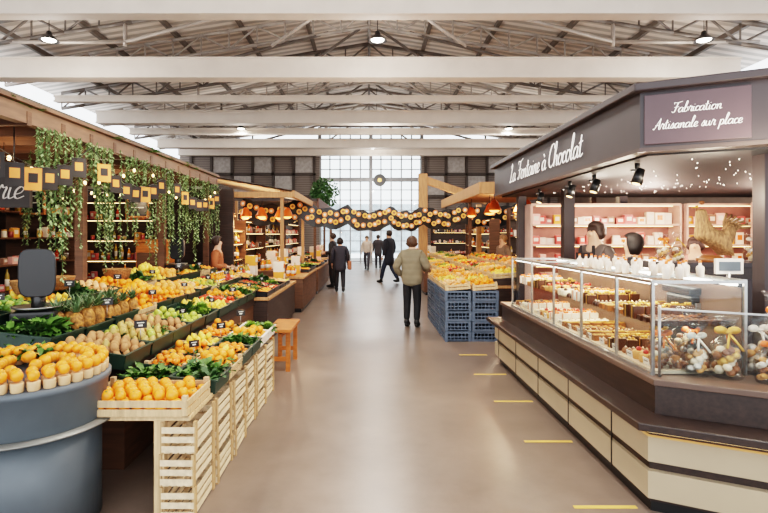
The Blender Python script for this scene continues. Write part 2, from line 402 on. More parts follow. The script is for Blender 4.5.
LET=[leafclump('lettuce',mat('lettuce_green',(128,160,60),.5,var=.35),26,.13,.05,1.1),
     leafclump('leafy_greens',LEAF,22,.2,.03,.7), leafclump('leafy_greens',LEAFD,22,.18,.04,.9)]
def green(x,y,z,k,s=1):
    lab=['frilly light green lettuce head','bunch of long leafy greens','bunch of dark leafy herbs'][k]
    o=mobj('lettuce' if k==0 else 'leafy_greens',LET[k],None,(x,y,z),(0,0,U(0,6)),label=lab,cat='vegetable',group='leafy vegetables'); o.scale=(s,s,s)
pa=thing('pineapple','ripe pineapple with spiky green crown standing in tray','pineapple',(-2.2,3.6,.95),group='pineapples')
m=MB()
prf=[(.02,0),(.042,.012),(.055,.045),(.058,.09),(.054,.13),(.04,.16),(.02,.175)]
m.lathe(prf,n=16)
PM=mat('pineapple_rind',(160,108,48),.6,var=.55,scale=45,bump=.6); m.obj('fruit_body',PM,pa)
m=MB()
for i in range(26):
    a=i*2.4; el=.5+.9*i/26; ln=.13+.04*math.sin(i); b=Vector((0,0,.165)); d=Vector((math.cos(a)*math.cos(el),math.sin(a)*math.cos(el),math.sin(el))); sd=Vector((-math.sin(a),math.cos(a),0))*.011
    m.add([b-sd,b+sd,b+d*ln*.55+sd*.7,b+d*ln*.55-sd*.7,b+d*ln+Vector((math.cos(a),math.sin(a),0))*.02],[(0,1,2,3),(3,2,4)])
m.obj('crown',mat('pineapple_crown',(84,110,70),.5,var=.3),pa)
first=True
for i in range(2):
    for j in range(7):
        p=(-2.42+i*.17+U(-.015,.015),3.95+j*.15+U(-.015,.015),.885)
        if first: pa.location=p; first=False
        else: dup(pa,p,(0,0,U(0,6)),U(.82,1.05))
# ---- left produce stand
st=thing('produce_stand','long dark wood tiered market produce stand','market stand',(0,0,0))
MB().box((-2.47,6.5,.31),(1.5,5.8,.62)).obj('stand_body',WOODM,st)
m=MB(); m.box((-1.95,6.5,.68),(.5,5.8,.12)).box((-2.5,6.5,.74),(.6,5.8,.24)).box((-3.05,6.5,.8),(.5,5.8,.36)); m.obj('tier',WOODD,st)
tb=thing('wooden_table','rough pale wood trestle table along the aisle','table',(-1.36,4.32,0))
MB().box((0,0,.585),(.64,2.7,.03)).obj('table_top',WOODL,tb,bev=.004)
for x in (.14,-.27):
    for y in (-1.32,0,1.3): MB().box((x,y,.285),(.06,.05,.57)).obj('leg',WOODM if x<0 else WOODL,tb)
cr=thing('wooden_slat_crate','empty pale wooden slatted crate stacked beside the stand','crate',(0,0,0),group='stacked crates lining the stand')
m=MB()
W,H,D=.385,.187,.19
for y in(-W/2+.016,W/2-.016):
    for x in (-D/2,D/2): m.box((x,y,H/2),(.016,.034,H))
m.obj('corner_posts',mat('post_wood',(176,142,102),.7,var=.2),cr)
m=MB()
for z in(.03,.085,.14):
    for s in (-1,1):
        m.box((s*(D/2-.006),0,z),(.006,W,.036)); m.box((0,s*W/2,z),(D,.006,.036))
for k in range(4): m.box((-D/2+.03+k*.043,0,.006),(.034,W-.01,.006))
m.obj('slats',mat('bleached_slat_wood',(220,196,162),.75,var=.22,scale=4,stretch=(6,1,6)),cr)
f=True
for i in range(6):
    ox=U(-.012,.012); 
    for k in range(3):
        p=(-1.115+ox+U(-.01,.01),3.16+i*.42+U(-.008,.008),k*.189)
        if f: cr.location=p; f=False
        else: dup(cr,p,(0,0,U(-.04,.04)))
tray(-1.37,3.16,.60,.64,.42,.10,'orange',2,box='wood',low=.01,pile=.9,mixp=0)
A0=['GR2','orange','mandarin','GR1','orange','GR0'];A1=['GR1','mandarin','orange','lemon','mandarin','orange']
for i in range(6):
    y=3.58+i*.36
    for j,x in enumerate((-1.18,-1.51)):
        kk=A0[i] if j==0 else A1[i]
        if kk[:2]=='GR':
            tray(x,y,.60,.31,.34,.09,None,box='carton' if i>4 else 'green',tilt=.08)
            for a in range(7): green(x+U(-.12,.12),y+U(-.14,.14),.65+U(0,.04),random.choice((int(kk[2]),1)),U(.5,.85))
        else:
            tray(x,y,.60,.31,.34,.09,kk,2,tilt=.08,box='wood' if i%2 else ('carton' if i>2 and j==0 else 'green'),pile=.6)
            for a in range(3): green(x+U(-.14,.14),y+U(-.14,.14),.67,random.choice((1,2)),U(.35,.55))
T1=['potato','pear','potato','green_apple','GR0','lemon','tomato','orange','GR1','lemon','mandarin','red_apple','GR2']
T2=['GR1','PINE','PINE','orange','mandarin','orange','mango','peach','green_apple','lemon','red_apple','orange','peach']
T3=['GR0','lime','lemon','GR2','peach','orange','GR1','lemon','mango','orange','lemon','GR0','orange']
for row,(x,z,T) in enumerate(((-1.92,.745,T1),(-2.42,.865,T2),(-2.98,.985,T3))):
    for i,k in enumerate(T):
        y=3.72+i*.44+U(-.01,.01); sx=.44
        tray(x+U(-.01,.01),y,z+U(0,.01),sx+.03,.42,.10,k if k in KN else None,2 if i<9 else 1,tilt=.12+U(-.03,.04),box='green' if (i*3+row)%5 or row==0 else 'wood',pile=U(.45,.9))
        if k.startswith('GR'):
            for a in range(7): green(x+U(-.16,.16),y+U(-.16,.16),z+.07+U(0,.05),random.choice((int(k[2]),int(k[2]),1,2)),U(.7,1.1))
        elif k!='PINE' and random.random()<.7:
            for a in range(2): green(x+U(-.16,.16),y+random.choice((-.17,.17)),z+.10,random.choice((1,2)),U(.4,.65))
for q in range(60):
    a=U(0,6.28); rr=U(0,.3)
    add('orange',-2.42+math.cos(a)*rr*.6,5.35+math.sin(a)*rr*1.3,.865+.16+ (.3-rr)*.45,1)
for q in range(30):
    a=U(0,6.28); rr=U(0,.25)
    add('lemon',-2.98+math.cos(a)*rr*.6,6.8+math.sin(a)*rr*1.3,.985+.16+ (.25-rr)*.45,1)
pt=thing('price_tag','small black slate price card on a pick','price tag',(0,0,0),group='price tags')
MB().box((0,0,.13),(.09,.006,.06)).obj('card',BLACK,pt); MB().box((0,-.004,.142),(.05,.002,.006)).box((.0,-.004,.122),(.03,.002,.012)).obj('chalk_mark',CHALK,pt); MB().cyl((0,.004,0),(0,.004,.1),.003,n=5).obj('pick',STEEL,pt)
tags=[(-1.74,3.9+i*.88,.84) for i in range(6)]+[(-2.2,4.3+i*.9,.96) for i in range(6)]+[(-2.75,3.8+i*.9,1.08) for i in range(6)]+[(-1.35,3.95+i*.72,.70) for i in range(3)]
for i,p in enumerate(tags):
    if i==0: pt.location=p; pt.rotation_euler=(0,0,.4)
    else: dup(pt,p,(0,0,U(.1,.9)),U(.7,1.05))
CX,CY=-1.97,2.96
rc=thing('round_counter','round blue-grey painted counter with flat metal shelf','counter',(CX,CY,0))
MB().lathe([(.38,0),(.38,.58)],n=48).obj('drum',SLATE,rc)
MB().lathe([(.32,.585),(.47,.585),(.472,.590),(.47,.595),(.32,.595)],n=64).obj('metal_shelf',mat('flat_zinc',(128,128,124),.45,.6,var=.06,scale=8),rc)
MB().lathe([(.40,.595),(.405,.60),(.415,.80),(.43,.81),(.43,.84),(.41,.845)],n=64).obj('upper_drum',SLATE,rc)
pc=MB().lathe([(.026,0),(.03,.005),(.032,.045),(.03,.05),(.018,.048)],n=12).mesh('paper_cup',[PAPER])
for ring,(rad,n) in enumerate(((.385,34),(.31,27))):
    for i in range(n):
        a=2*math.pi*i/n
        x=CX+rad*math.cos(a); y=CY+rad*math.sin(a)
        mobj('paper_cup',pc,None,(x,y,.845),label='short kraft paper cup supporting an orange',cat='cup',group='paper cups on round counter')
        add('orange',x,y,.845+.05+.026+U(0,.008),U(.78,.9))
for i in range(26):
    a=U(0,6.28); rr=.24*math.sqrt(U(0,1)); add('orange',CX+rr*math.cos(a),CY+rr*math.sin(a),.89+(.24-rr)*.25,.9)
for i in range(5): green(CX-.1+U(-.2,.1),CY+.2+U(-.1,.15),.90,1,.6)
def scale_dev(loc,rz,s):
    o=thing('market_scale','black rounded market weighing scale seen from behind','scale',loc,(0,0,rz)); o.scale=(s,)*3
    m=MB()
    pts=[]
    for i in range(24):
        t=2*math.pi*i/24; cx_=abs(math.cos(t))**.5*math.copysign(1,math.cos(t)); cz_=abs(math.sin(t))**.5*math.copysign(1,math.sin(t)); pts.append((.13*cx_,.19*cz_))
    vs=[(x,-.05,z+.36) for x,z in pts]+[(x*.85,.05,z*.85+.36) for x,z in pts]
    m.add(vs,[tuple(range(24)),tuple(reversed(range(24,48)))]+[(i,24+i,24+(i+1)%24,(i+1)%24) for i in range(24)])
    m.obj('display_head',BLACK,o,bev=.012)
    MB().cyl((0,0,.06),(0,0,.22),.05,n=12).obj('pole',BLACK,o)
    MB().box((0,-.02,.04),(.3,.32,.08)).obj('base',BLACK,o,bev=.02)
    MB().lathe([(.12,.08),(.17,.1),(.175,.11),(.12,.095)],c=(0,-.03,0),n=24).obj('weighing_pan',STEEL,o)
    MB().box((0,.055,.40),(.13,.006,.1)).obj('screen',mat('lcd_grey',(120,135,120),.3),o)
scale_dev((-2.55,3.95,1.0),.35,1.0); scale_dev((-2.95,7.9,1.12),-.1,.9)
bk=MB().lathe([(.1,0),(.13,.02),(.16,.12),(.165,.13),(.15,.12),(.12,.03)],n=20).mesh('wicker_basket',[WICK])
for p in ((-3.0,4.55,1.12),(-3.02,4.95,1.12),(-3.0,6.1,1.12)):
    mobj('wicker_basket',bk,None,p,label='round brown wicker basket among the produce',cat='basket',group='wicker baskets')
be=thing('wooden_bench','small orange-brown wooden bench beside the crates','bench',(-1.08,6.5,0))
MB().box((0,0,.5),(.3,.8,.04)).obj('seat',WOODO,be,bev=.006)
for y in(-.3,.3):
    MB().box((-.1,y,.24),(.05,.05,.48)).box((.1,y,.24),(.05,.05,.48)).box((0,y,.15),(.2,.03,.05)).obj('leg_frame',WOODO,be)
MB().box((0,0,.42),(.03,.6,.06)).obj('stretcher',WOODO,be)

# ================= LEFT CANOPY
cn=thing('stall_canopy','timber stall canopy with open rafters above produce stand','canopy',(0,0,0))
MB().box((-3.0,6.4,2.69),(.09,7.2,.15)).box((-3.02,6.4,2.79),(.2,7.3,.03)).obj('front_beam',mat('weathered_beam',(112,84,66),.6,var=.2,scale=5,stretch=(6,1,6)),cn)
MB().box((-5.6,6.4,2.69),(.09,7.2,.16)).obj('rear_beam',WOODD,cn)
m=MB()
for i in range(15): m.box((-4.3,2.95+i*.5,2.66),(2.7,.06,.12))
m.obj('rafters',WOODM,cn)
MB().box((-4.35,6.4,2.82),(2.8,7.3,.03)).obj('roof_sheet',mat('aged_canopy_sheet',(84,76,70),.7,var=.2,scale=3),cn)
for y in (3.3,5.6,7.8,9.9):
    MB().box((-3.15,y,1.35),(.09,.09,2.7)).obj('post',WOODM,cn); MB().box((-5.55,y,1.35),(.1,.1,2.7)).obj('post',WOODD,cn)
LEAFV=mat('vine_green',(126,148,102),.6,var=.4,scale=8)
def vine(n,L):
    v=MB(); lf=MB()
    for k in range(n):
        x=U(-.06,.06);y=U(-.09,.09); ln=L*U(.5,1); pts=[(x,y,0)]
        for j in range(1,9): x+=U(-.012,.012); y+=U(-.012,.012); pts.append((x,y,-ln*j/8))
        v.tube(pts,.003,4)
        q=int(ln*60)
        for j in range(q):
            t=j/q; i0=min(7,int(t*8)); f=t*8-i0; p=Vector(pts[i0]).lerp(Vector(pts[i0+1]),f)
            a=U(0,6.28); d=Vector((math.cos(a),math.sin(a),-.9)); s=Vector((-math.sin(a),math.cos(a),U(-.3,.3))); l=U(.022,.046)
            lf.add([p,p+d*l*.5+s*l*.34,p+d*l,p+d*l*.5-s*l*.34],[(0,1,2,3)])
    return v.mesh('stems',[LEAFD]),lf.mesh('foliage',[LEAFV])
VM=[vine(7,1.2),vine(5,1.4),vine(7,.6)]
for y,k,x in ((4.62,0,-2.93),(4.8,1,-2.93),(5.1,0,-2.93),(5.35,2,-2.93),(5.6,0,-2.93),(5.85,1,-2.93),(6.3,0,-2.93),(6.6,2,-2.93),(6.95,1,-2.93),(7.4,0,-2.93),(7.7,1,-2.93),(8.2,0,-2.93),(8.6,1,-2.93),(9.1,0,-2.93),(9.7,0,-2.93),(5.0,0,-3.7),(5.9,2,-3.8),(7.2,1,-3.7),(4.9,1,-4.4),(6.6,0,-4.4)):
    o=thing('hanging_vine','trailing green vine hanging from canopy beam','hanging plant',(x,y,2.62),(0,0,U(0,6)),group='hanging vines')
    mobj('stems',VM[k][0],o); mobj('foliage',VM[k][1],o)
for y in [3.3+.33*i for i in range(20)]:
    o=mobj('ivy_tuft',LET[1],None,(-2.98+U(-.1,.03),y,2.77),(0,0,U(0,6)),label='tuft of green ivy lying on canopy beam',cat='plant',group='ivy tufts on canopy'); o.scale=(.7,1.0,U(.3,.6))
def sag(p,q,s,n):
    p=Vector(p);q=Vector(q); return [p.lerp(q,i/n)-Vector((0,0,s*4*(i/n)*(1-i/n))) for i in range(n+1)]
bnt=thing('bunting','string of black cards with orange marks under canopy','bunting',(0,0,0))
FY=mat('flag_orange',(226,146,72),.7); FB=mat('flag_black',(38,33,32),.7)
PP=[]
for (a,b) in (((-2.82,3.4,2.5),(-2.82,5.2,2.54)),((-2.82,5.2,2.54),(-2.82,7.2,2.54)),((-2.82,7.2,2.54),(-2.82,9.8,2.54))): PP.append(sag(a,b,.3,8))
m=MB(); [m.tube(p,.004,4) for p in PP]; m.obj('cord',BLACK,bnt)
k=0
for p in PP:
    for i in range(1,8):
        c=p[i]; k+=1
        MB().box((0,0,-.1),(.004,.13,.19),0).box((.003,0,-.09),(.002,.07,.08),1).obj('flag',[FB,FY] if k%4 else [FY,FB],bnt,c,(0,U(-.1,.1),U(-1.1,-.5)))
slt=thing('string_lights','string of warm round bulbs under the canopy','string lights',(0,0,0))
m=MB(); b=[]
for p in (sag((-2.9,3.3,2.6),(-2.9,6.6,2.6),.4,12),sag((-2.9,6.6,2.6),(-2.9,9.9,2.6),.4,12),sag((-3.8,3.3,2.55),(-3.8,9.9,2.55),.3,16),sag((-4.8,3.3,2.5),(-4.8,9.9,2.5),.3,14)):
    m.tube(p,.004,4); b+=p[1:-1]
m.obj('cord',BLACK,slt); bm=MB().ell((0,0,-.03),(.016,.016,.022),8,6).mesh('bulb',[WARM])
for p in b: mobj('bulb',bm,slt,p)
TXTD=mat('dull_white_lettering',(200,192,184),.7,var=0)
sg=thing('script_shop_sign','dark hanging board with thin white script lettering','sign',(-3.62,4.5,2.06))
MB().box((0,0,0),(1.3,.04,.34)).obj('board',mat('sign_umber',(48,40,36),.6),sg); script('Fromagerie',1.1,TXTD,sg,(.04,-.024,0),(math.pi/2,0,0),w=.026,hs=.85)
MB().cyl((-.5,0,.17),(-.5,0,.58),.006,n=5).obj('cord',BLACK,sg); MB().cyl((.5,0,.17),(.5,0,.58),.006,n=5).obj('cord',BLACK,sg)
def bottle(name,h,r,col,cap):
    m=MB(); m.lathe([(r*.9,0),(r,.01),(r,h*.6),(r*.9,h*.68),(r*.35,h*.82),(r*.33,h*.95)],n=10,mi=0); m.lathe([(r*.38,h*.93),(r*.38,h)],n=10,mi=1)
    m.lathe([(r*1.02,h*.2),(r*1.02,h*.5)],n=10,mi=2)
    return m.mesh(name,[mat(name+'_c',col,.25,var=.1),mat(name+'_cap',cap,.4),CARTON])
BO=[bottle('juice_bottle',.24,.036,(240,140,30),(240,240,235)),bottle('wine_bottle',.3,.037,(40,44,30),(130,30,34)),bottle('oil_bottle',.27,.032,(170,140,50),(40,40,40)),bottle('sauce_bottle',.2,.034,(190,60,34),(230,200,90))]
JAR=[]
for i,c in enumerate(((200,110,40),(150,50,40),(222,180,90),(236,226,210),(90,60,40),(206,80,70))):
    m=MB(); m.lathe([(.035,0),(.04,.01),(.04,.085),(.034,.095)],n=10,mi=0).lathe([(.037,.093),(.037,.115)],n=10,mi=1)
    JAR.append(m.mesh('preserve_jar',[mat('jar_fill%d'%i,c,.3,var=.2),GOLD if i%2 else CARTON]))
BX=[]
for i,c in enumerate(((214,90,84),(240,226,206),(236,160,60),(200,110,110),(240,180,170),(150,110,90),(226,206,190))):
    m=MB(); m.box((0,0,.07),(.12,.08,.14),0).box((0,-.042,.08),(.07,.004,.06),1).box((0,0,.141),(.12,.02,.003),1)
    BX.append(m.mesh('sweet_box',[mat('boxcol%d'%i,c,.5),CARTON if i!=1 else RIB]))
def addmesh(M_,me,p,rz,s,base):
    Rm=Matrix.Rotation(rz,3,'Z'); p=Vector(p)
    o=len(M_.v); M_.v+=[tuple(Rm@Vector((v.co.x*s[0],v.co.y*s[1],v.co.z*s[2]))+p) for v in me.vertices]
    for q in me.polygons: M_.f.append([i+o for i in q.vertices]); M_.m.append(base+q.material_index); M_.s.append(q.use_smooth)
def shelf(loc,rz,Wd,levels,dep=.3,mt=WOODM,goods='jar',top=None,label='open wooden shelf unit stocked with goods',light=True,fill=.8,back=True,stuff=False,strip=WARM,bmat=None):
    o=thing('shelf_unit',label,'shelf',loc,(0,0,rz))
    Ht=top or levels[-1]+.4
    MB().box((-Wd/2,0,Ht/2),(.03,dep,Ht)).box((Wd/2,0,Ht/2),(.03,dep,Ht)).box((0,0,Ht),(Wd,dep,.03)).obj('frame',mt,o)
    if back: MB().box((0,dep/2,Ht/2),(Wd,.02,Ht)).obj('back_panel',bmat or WOODD,o)
    for z in levels: MB().box((0,0,z),(Wd,dep,.025)).obj('shelf_board',mt,o)
    if light:
        for z in levels[1:]+[Ht]: MB().box((0,-dep*.3,z-.022),(Wd*.92,.015,.008)).obj('light_strip',strip,o)
    Rm=Matrix.Rotation(rz,3,'Z'); SM=MB(); mats=[]; bases={}
    for z in levels:
        x=-Wd/2+.08
        while x<Wd/2-.07:
            if random.random()<fill:
                g=goods if goods!='mix' else random.choice(['jar','box','bottle'])
                if g=='jar': me=random.choice(JAR); n_='preserve_jar'; c='jar'; la='glass preserve jar with lid on a shelf'
                elif g=='box': me=random.choice(BX); n_='sweet_box'; c='box'; la='small coloured confectionery box on a shelf'
                else: me=random.choice(BO); n_='glass_bottle'; c='bottle'; la='glass bottle with paper label on a shelf'
                p=Vector(loc)+Rm@Vector((x,U(-.07,.03),z+.0127)); sc_=(U(.7,1.1),1,U(.6,1.3))
                if stuff:
                    if me.name not in bases: bases[me.name]=len(mats); mats+=list(me.materials)
                    addmesh(SM,me,p,rz,sc_,bases[me.name])
                else:
                    q=mobj(n_,me,None,p,(0,0,rz+U(-.2,.2)),label=la,cat=c,group='goods on shelves'); q.scale=sc_
            x+=(.105 if goods=='jar' else .12)*U(.85,1.15)
    if stuff and SM.v: SM.obj('shelf_goods',mats,label='assorted small goods filling distant shelves',cat='goods',kind='stuff')
    return o
shelf((-5.2,10.2,0),0,2.0,[.3,.75,1.15,1.55,1.95],goods='mix',top=2.3)
shelf((-5.45,7.6,0),math.pi/2,3.4,[.8,1.2,1.6,2.0],goods='mix',top=2.4,light=False)
shelf((-5.45,4.4,0),math.pi/2,2.2,[.8,1.2,1.6,2.0],goods='mix',top=2.4,light=False)
MB().box((-5.8,6.5,1.3),(.06,7.6,2.6)).obj('stall_partition',WOODD,label='dark timber partition behind the fruit stall',cat='partition')
MB().box((-4.3,10.6,1.3),(3,.06,2.6)).obj('stall_partition',WOODD,label='dark timber end partition of the fruit stall',cat='partition')
cb=thing('wooden_cabinet','reddish brown wooden cabinet behind the stand','cabinet',(-3.75,9.0,0))
MB().box((0,0,.78),(.5,.45,1.5)).obj('body',WOODO,cb,bev=.01)
for z in(.5,1.1): MB().box((0,-.235,z),(.44,.02,.5)).obj('door',WOODM,cb,bev=.004)
MB().box((0,0,1.55),(.56,.5,.04)).obj('top_board',WOODO,cb)
bb=thing('hanging_blackboard','small framed blackboard hanging beneath the canopy','blackboard',(-3.9,5.3,2.15),group='hanging blackboards')
MB().box((0,0,0),(.34,.02,.44)).obj('frame',WOODO,bb); MB().box((0,-.012,0),(.29,.006,.39)).obj('slate',BLACK,bb); MB().box((0,-.017,.1),(.18,.003,.02)).box((0,-.017,.03),(.12,.003,.015)).box((0,-.017,-.06),(.2,.003,.015)).obj('chalk_mark',CHALK,bb); MB().cyl((-.12,0,.22),(-.12,0,.46),.004,n=4).cyl((.12,0,.22),(.12,0,.46),.004,n=4).obj('cord',BLACK,bb)
for p in ((-4.6,7.0,2.15),(-3.7,8.2,2.15),(-4.3,9.4,2.15)): dup(bb,p)

# ============ MID LEFT STANDS
def stand(x0,x1,y0,y1,z,kinds,label,sign=1,base=WOODD,top=WOODP,box='black',rows=2,gap=.5,layers=1,tl=0.08,step=.12):
    o=thing('market_counter',label,'market stand',((x0+x1)/2,(y0+y1)/2,0))
    w=abs(x1-x0); l=y1-y0
    MB().box((0,0,.04),(w-.1,l-.1,.08)).obj('plinth',BLACK,o)
    MB().box((0,0,z/2+.03),(w-.02,l-.02,z-.1)).obj('counter_body',base,o)
    MB().box((0,0,z),(w+.04,l+.04,.05)).obj('counter_top',top,o,bev=.008)
    rw=w/rows; i=0
    for r_ in range(rows):
        n=int(l/gap)
        x=(x1-rw*(r_+.5)) if sign>0 else (x0+rw*(r_+.5))
        zz=z+.03+r_*step
        if r_: MB().box((x-(x0+x1)/2,0,z+.02+r_*step/2),(rw,l,r_*step)).obj('tier',base,o)
        for k in range(n):
            kd=kinds[(i)%len(kinds)]; i+=1
            y=y0+l*(k+.5)/n
            if kd.startswith('GR'):
                tray(x,y,zz,rw*.94,l/n*.94,.09,None,box=box,tilt=tl*sign)
                for a in range(4): green(x+U(-.15,.15)*rw,y+U(-.15,.15),zz+.06,int(kd[2]),U(.8,1.2))
            elif kd=='BOT':
                for a in range(4):
                    for b_ in range(2): mobj('juice_bottle',BO[random.choice((0,0,3,2))],None,(x-.12*rw+b_*.1,y-.18+a*.11,zz),label='bottle of orange juice on market counter',cat='bottle',group='juice bottles')
            elif kd=='CTN':
                for b_ in range(2):
                    m_=BX[random.choice((1,2,4,6))]; q=mobj('small_carton',m_,None,(x,y,zz+b_*.142*1.4),(0,0,1.57+U(-.1,.1)),label='small pale carton stacked on market counter',cat='box',group='cartons on counter'); q.scale=(2.0,2.4,1.4)
            else:
                tray(x,y,zz,rw*.94,l/n*.94,.09,kd,layers,box=box,tilt=tl*sign,pile=.5,mixp=.2)
                if random.random()<.5: green(x+U(-.15,.15),y+U(-.15,.15),zz+.1,random.choice((0,1)),.6)
    return o
stand(-2.6,-1.5,7.6,10.4,.70,['orange','tomato','GR0','peach','CTN','BOT','BOT','mango','BOT','CTN','lemon','BOT'],'dark market counter with bottles and fruit',rows=2)
stand(-2.5,-1.4,10.9,13.6,.74,['BOT','CTN','orange','GR0','GR1','BOT','CTN','lemon'],'brown market counter with cartons and greens',rows=2,base=WOODM)
stand(-2.5,-1.4,14.2,17.6,.72,['green_apple','red_apple','GR2','orange','CTN','peach'],'brown market counter lined with fruit trays',rows=2,base=WOODM)
stand(-2.6,-1.5,18.4,23.5,.8,['CTN','GR0','BOT','CTN','tomato'],'market counter near the far entrance',rows=1,base=WOODM)
shelf((-3.1,11.4,0),math.pi/2,1.6,[.3,.75,1.1,1.45],goods='bottle',top=1.75)
shelf((-3.2,13.9,0),math.pi/2,2.4,[.4,.9,1.3,1.7],goods='mix',top=2.0,stuff=True)
shelf((-3.4,17.5,0),math.pi/2,3.2,[.4,.9,1.3,1.7],goods='mix',top=2.1,stuff=True)
shelf((-3.4,22,0),math.pi/2,4,[.4,.9,1.3,1.7],goods='box',top=2.1,stuff=True)
shelf((-6.5,29.2,0),0,5,[.6,1.2,1.8,2.4],goods='mix',top=2.9,stuff=True)
shelf((-6.8,15,0),0,4.5,[.6,1.1,1.6,2.1],goods='mix',top=2.5,stuff=True)
c2=thing('stall_canopy','pale pitched stall awning with timber frame','canopy',(-2.6,12.6,0))
m=MB(); m.add([(-1.2,-1.8,2.95),(1.0,-1.8,2.55),(1.0,1.8,2.55),(-1.2,1.8,2.95)],[(0,1,2,3)]); m.add([(-1.2,-1.8,2.99),(1.0,-1.8,2.59),(1.0,1.8,2.59),(-1.2,1.8,2.99)],[(0,1,2,3)]); m.obj('awning_sheet',WHITE,c2)
MB().box((1.0,0,2.52),(.06,3.6,.14)).box((-.1,-1.8,2.5),(2.2,.05,.12)).obj('fascia',WOODP,c2)
for x,y in ((.75,-1.7),(.75,1.7),(-1.1,-1.7),(-1.1,1.7)): MB().box((x,y,1.3),(.07,.07,2.6)).obj('post',WOODP,c2)
hl=thing('heat_lamp','glowing amber bell lamp hanging under awning','lamp',(-3.4,11.2,2.05),group='amber lamps')
MB().lathe([(.03,.2),(.06,.17),(.12,.03),(.13,0),(.12,.01)],n=14).obj('lamp_shade',mat('copper',(220,110,50),.3,.6),hl); MB().ell((0,0,.02),(.1,.1,.06)).obj('bulb',AMBER,hl); MB().cyl((0,0,.2),(0,0,.4),.006,n=5).obj('cable',BLACK,hl)
for x,y in ((-3.05,11.2),(-2.7,11.2),(-2.35,11.2),(-3.3,12.0),(-2.9,12.0),(-2.5,12.0),(-2.1,12.0),(-1.8,11.3)): dup(hl,(x,y,2.05))
lamp('POINT','stall_light',(-2.7,11.7,1.9),60,(1,.55,.25),.1)
c3=thing('stall_canopy','long timber stall canopy lined with warm light','canopy',(-2.7,19.5,0))
MB().box((0,0,2.75),(2.2,7,.08)).obj('roof_sheet',WOODD,c3); MB().box((1.1,0,2.65),(.06,7,.3)).obj('fascia',mat('oxide_fascia',(96,62,48),.6),c3)
for y in(-3.4,0,3.4): MB().box((1.0,y,1.35),(.08,.08,2.7)).obj('post',WOODM,c3)

# ============ RIGHT: BLUE CRATES + PRODUCE
bc=thing('blue_crate','blue-grey stackable plastic produce crate','crate',(0,0,0),group='stacked blue crates')
m=MB(); sx,sy,h=.4,.58,.155
m.box((0,0,.01),(sx,sy,.02))
for s in(-1,1):
    for z,t in((.02,.03),(.075,.018),(.14,.03)):
        m.box((s*(sx/2-.008),0,z),(.016,sy,t)); m.box((0,s*(sy/2-.008),z),(sx,.016,t))
    for k in range(9): m.box((s*(sx/2-.008),-sy/2+.04+k*(sy-.08)/8,.075),(.012,.012,.13))
    for k in range(7): m.box((-sx/2+.03+k*(sx-.06)/6,s*(sy/2-.008),.075),(.012,.012,.13))
for a in(-1,1):
    for b_ in(-1,1): m.box((a*(sx/2-.02),b_*(sy/2-.02),.077),(.045,.045,.15))
m.obj('crate_shell',BLUE,bc)
f=True
for ix in range(2):
    for iy in range(4):
        if ix==1 and iy>0: continue
        for k in range(5):
            p=(1.38+ix*.42+U(-.008,.008),8.2+iy*.6+U(-.008,.008),k*.158)
            if f: bc.location=p; f=False
            else: dup(bc,p,(0,0,U(-.02,.02)))
stand(1.6,3.0,8.55,13.2,.78,['lemon','orange','peach','mango','GR1','red_apple','orange','tomato','lemon','GR0','orange'],'long market counter heaped with fruit',sign=-1,rows=3,box='wood',gap=.4,layers=2)
for i in range(4):
    tray(1.38,8.2+i*.6,.80,.38,.55,.09,['peach','lemon','orange','mango'][i],2,box='wood',tilt=-.08,mixp=.25)
    green(1.38+U(-.1,.1),8.2+i*.6,.88,1,.6)
tray(1.80,8.2,.80,.38,.55,.09,'orange',2,box='wood',tilt=-.08,mixp=.25)
stand(1.5,2.7,14,18,.8,['orange','lemon','GR0','peach'],'market counter with fruit under garland',sign=-1,rows=2,box='wood',base=WOODM)
stand(1.9,2.9,19,25,.8,['CTN','BOT','GR1'],'market counter near the far entrance',sign=-1,rows=1,base=WOODM)
shelf((3.9,11,0),-math.pi/2,3.6,[.4,.9,1.3,1.7],goods='mix',top=2.1,stuff=True)
shelf((3.6,16.5,0),-math.pi/2,3.6,[.4,.9,1.3,1.7],goods='mix',top=2.1,stuff=True)
shelf((6.0,29.2,0),0,5,[.6,1.2,1.8,2.4],goods='mix',top=2.9,stuff=True)
shelf((6.2,14.5,0),0,4.5,[.6,1.1,1.6,2.1],goods='mix',top=2.4,stuff=True)
cR=thing('stall_canopy','reddish timber plank canopy over fruit counter','canopy',(2.9,11,0))
MB().box((0,0,2.52),(2.0,4.6,.06)).obj('roof_sheet',mat('rusty_planks',(150,106,74),.6,var=.3,scale=4,stretch=(8,1,1)),cR)
MB().box((-1.0,0,2.45),(.05,4.6,.2)).box((0,-2.3,2.45),(2.0,.05,.2)).obj('fascia',WOODP,cR)
for x,y in ((-.3,-2.2),(-.3,2.2),(.95,-2.2),(.95,2.2)): MB().box((x,y,1.25),(.08,.08,2.5)).obj('post',WOODM,cR)
for x,y in ((2.3,9.4),(2.9,9.4),(2.5,10.6),(3.1,10.6),(2.4,12)): dup(hl,(x,y,2.1),label='glowing amber bell lamp above fruit counter')
tri=thing('timber_frame','pale timber A-frame stall gateway beside the aisle','timber frame',(1.68,16,0))
MB().box((0,0,1.78),(.27,.27,3.56)).obj('post',WOODP,tri,bev=.01)
MB().box((1.0,0,3.05),(2.1,.2,.22),M=Matrix.Rotation(.33,3,'Y')).obj('rafter',WOODP,tri)
MB().box((.9,0,2.2),(1.7,.12,.14)).obj('tie_beam',WOODP,tri); MB().box((1.75,0,1.3),(.14,.14,2.6)).obj('rear_post',WOODP,tri)
tp_=thing('potted_tree','leafy potted tree standing near the far window','potted plant',(-2.2,25,0))
MB().lathe([(.25,0),(.34,.6),(.36,.62),(.3,.6)],n=20).obj('pot',SLATE,tp_); MB().cyl((0,0,.5),(.05,0,3.1),.06,.04).obj('trunk',WOODD,tp_)
m=MB()
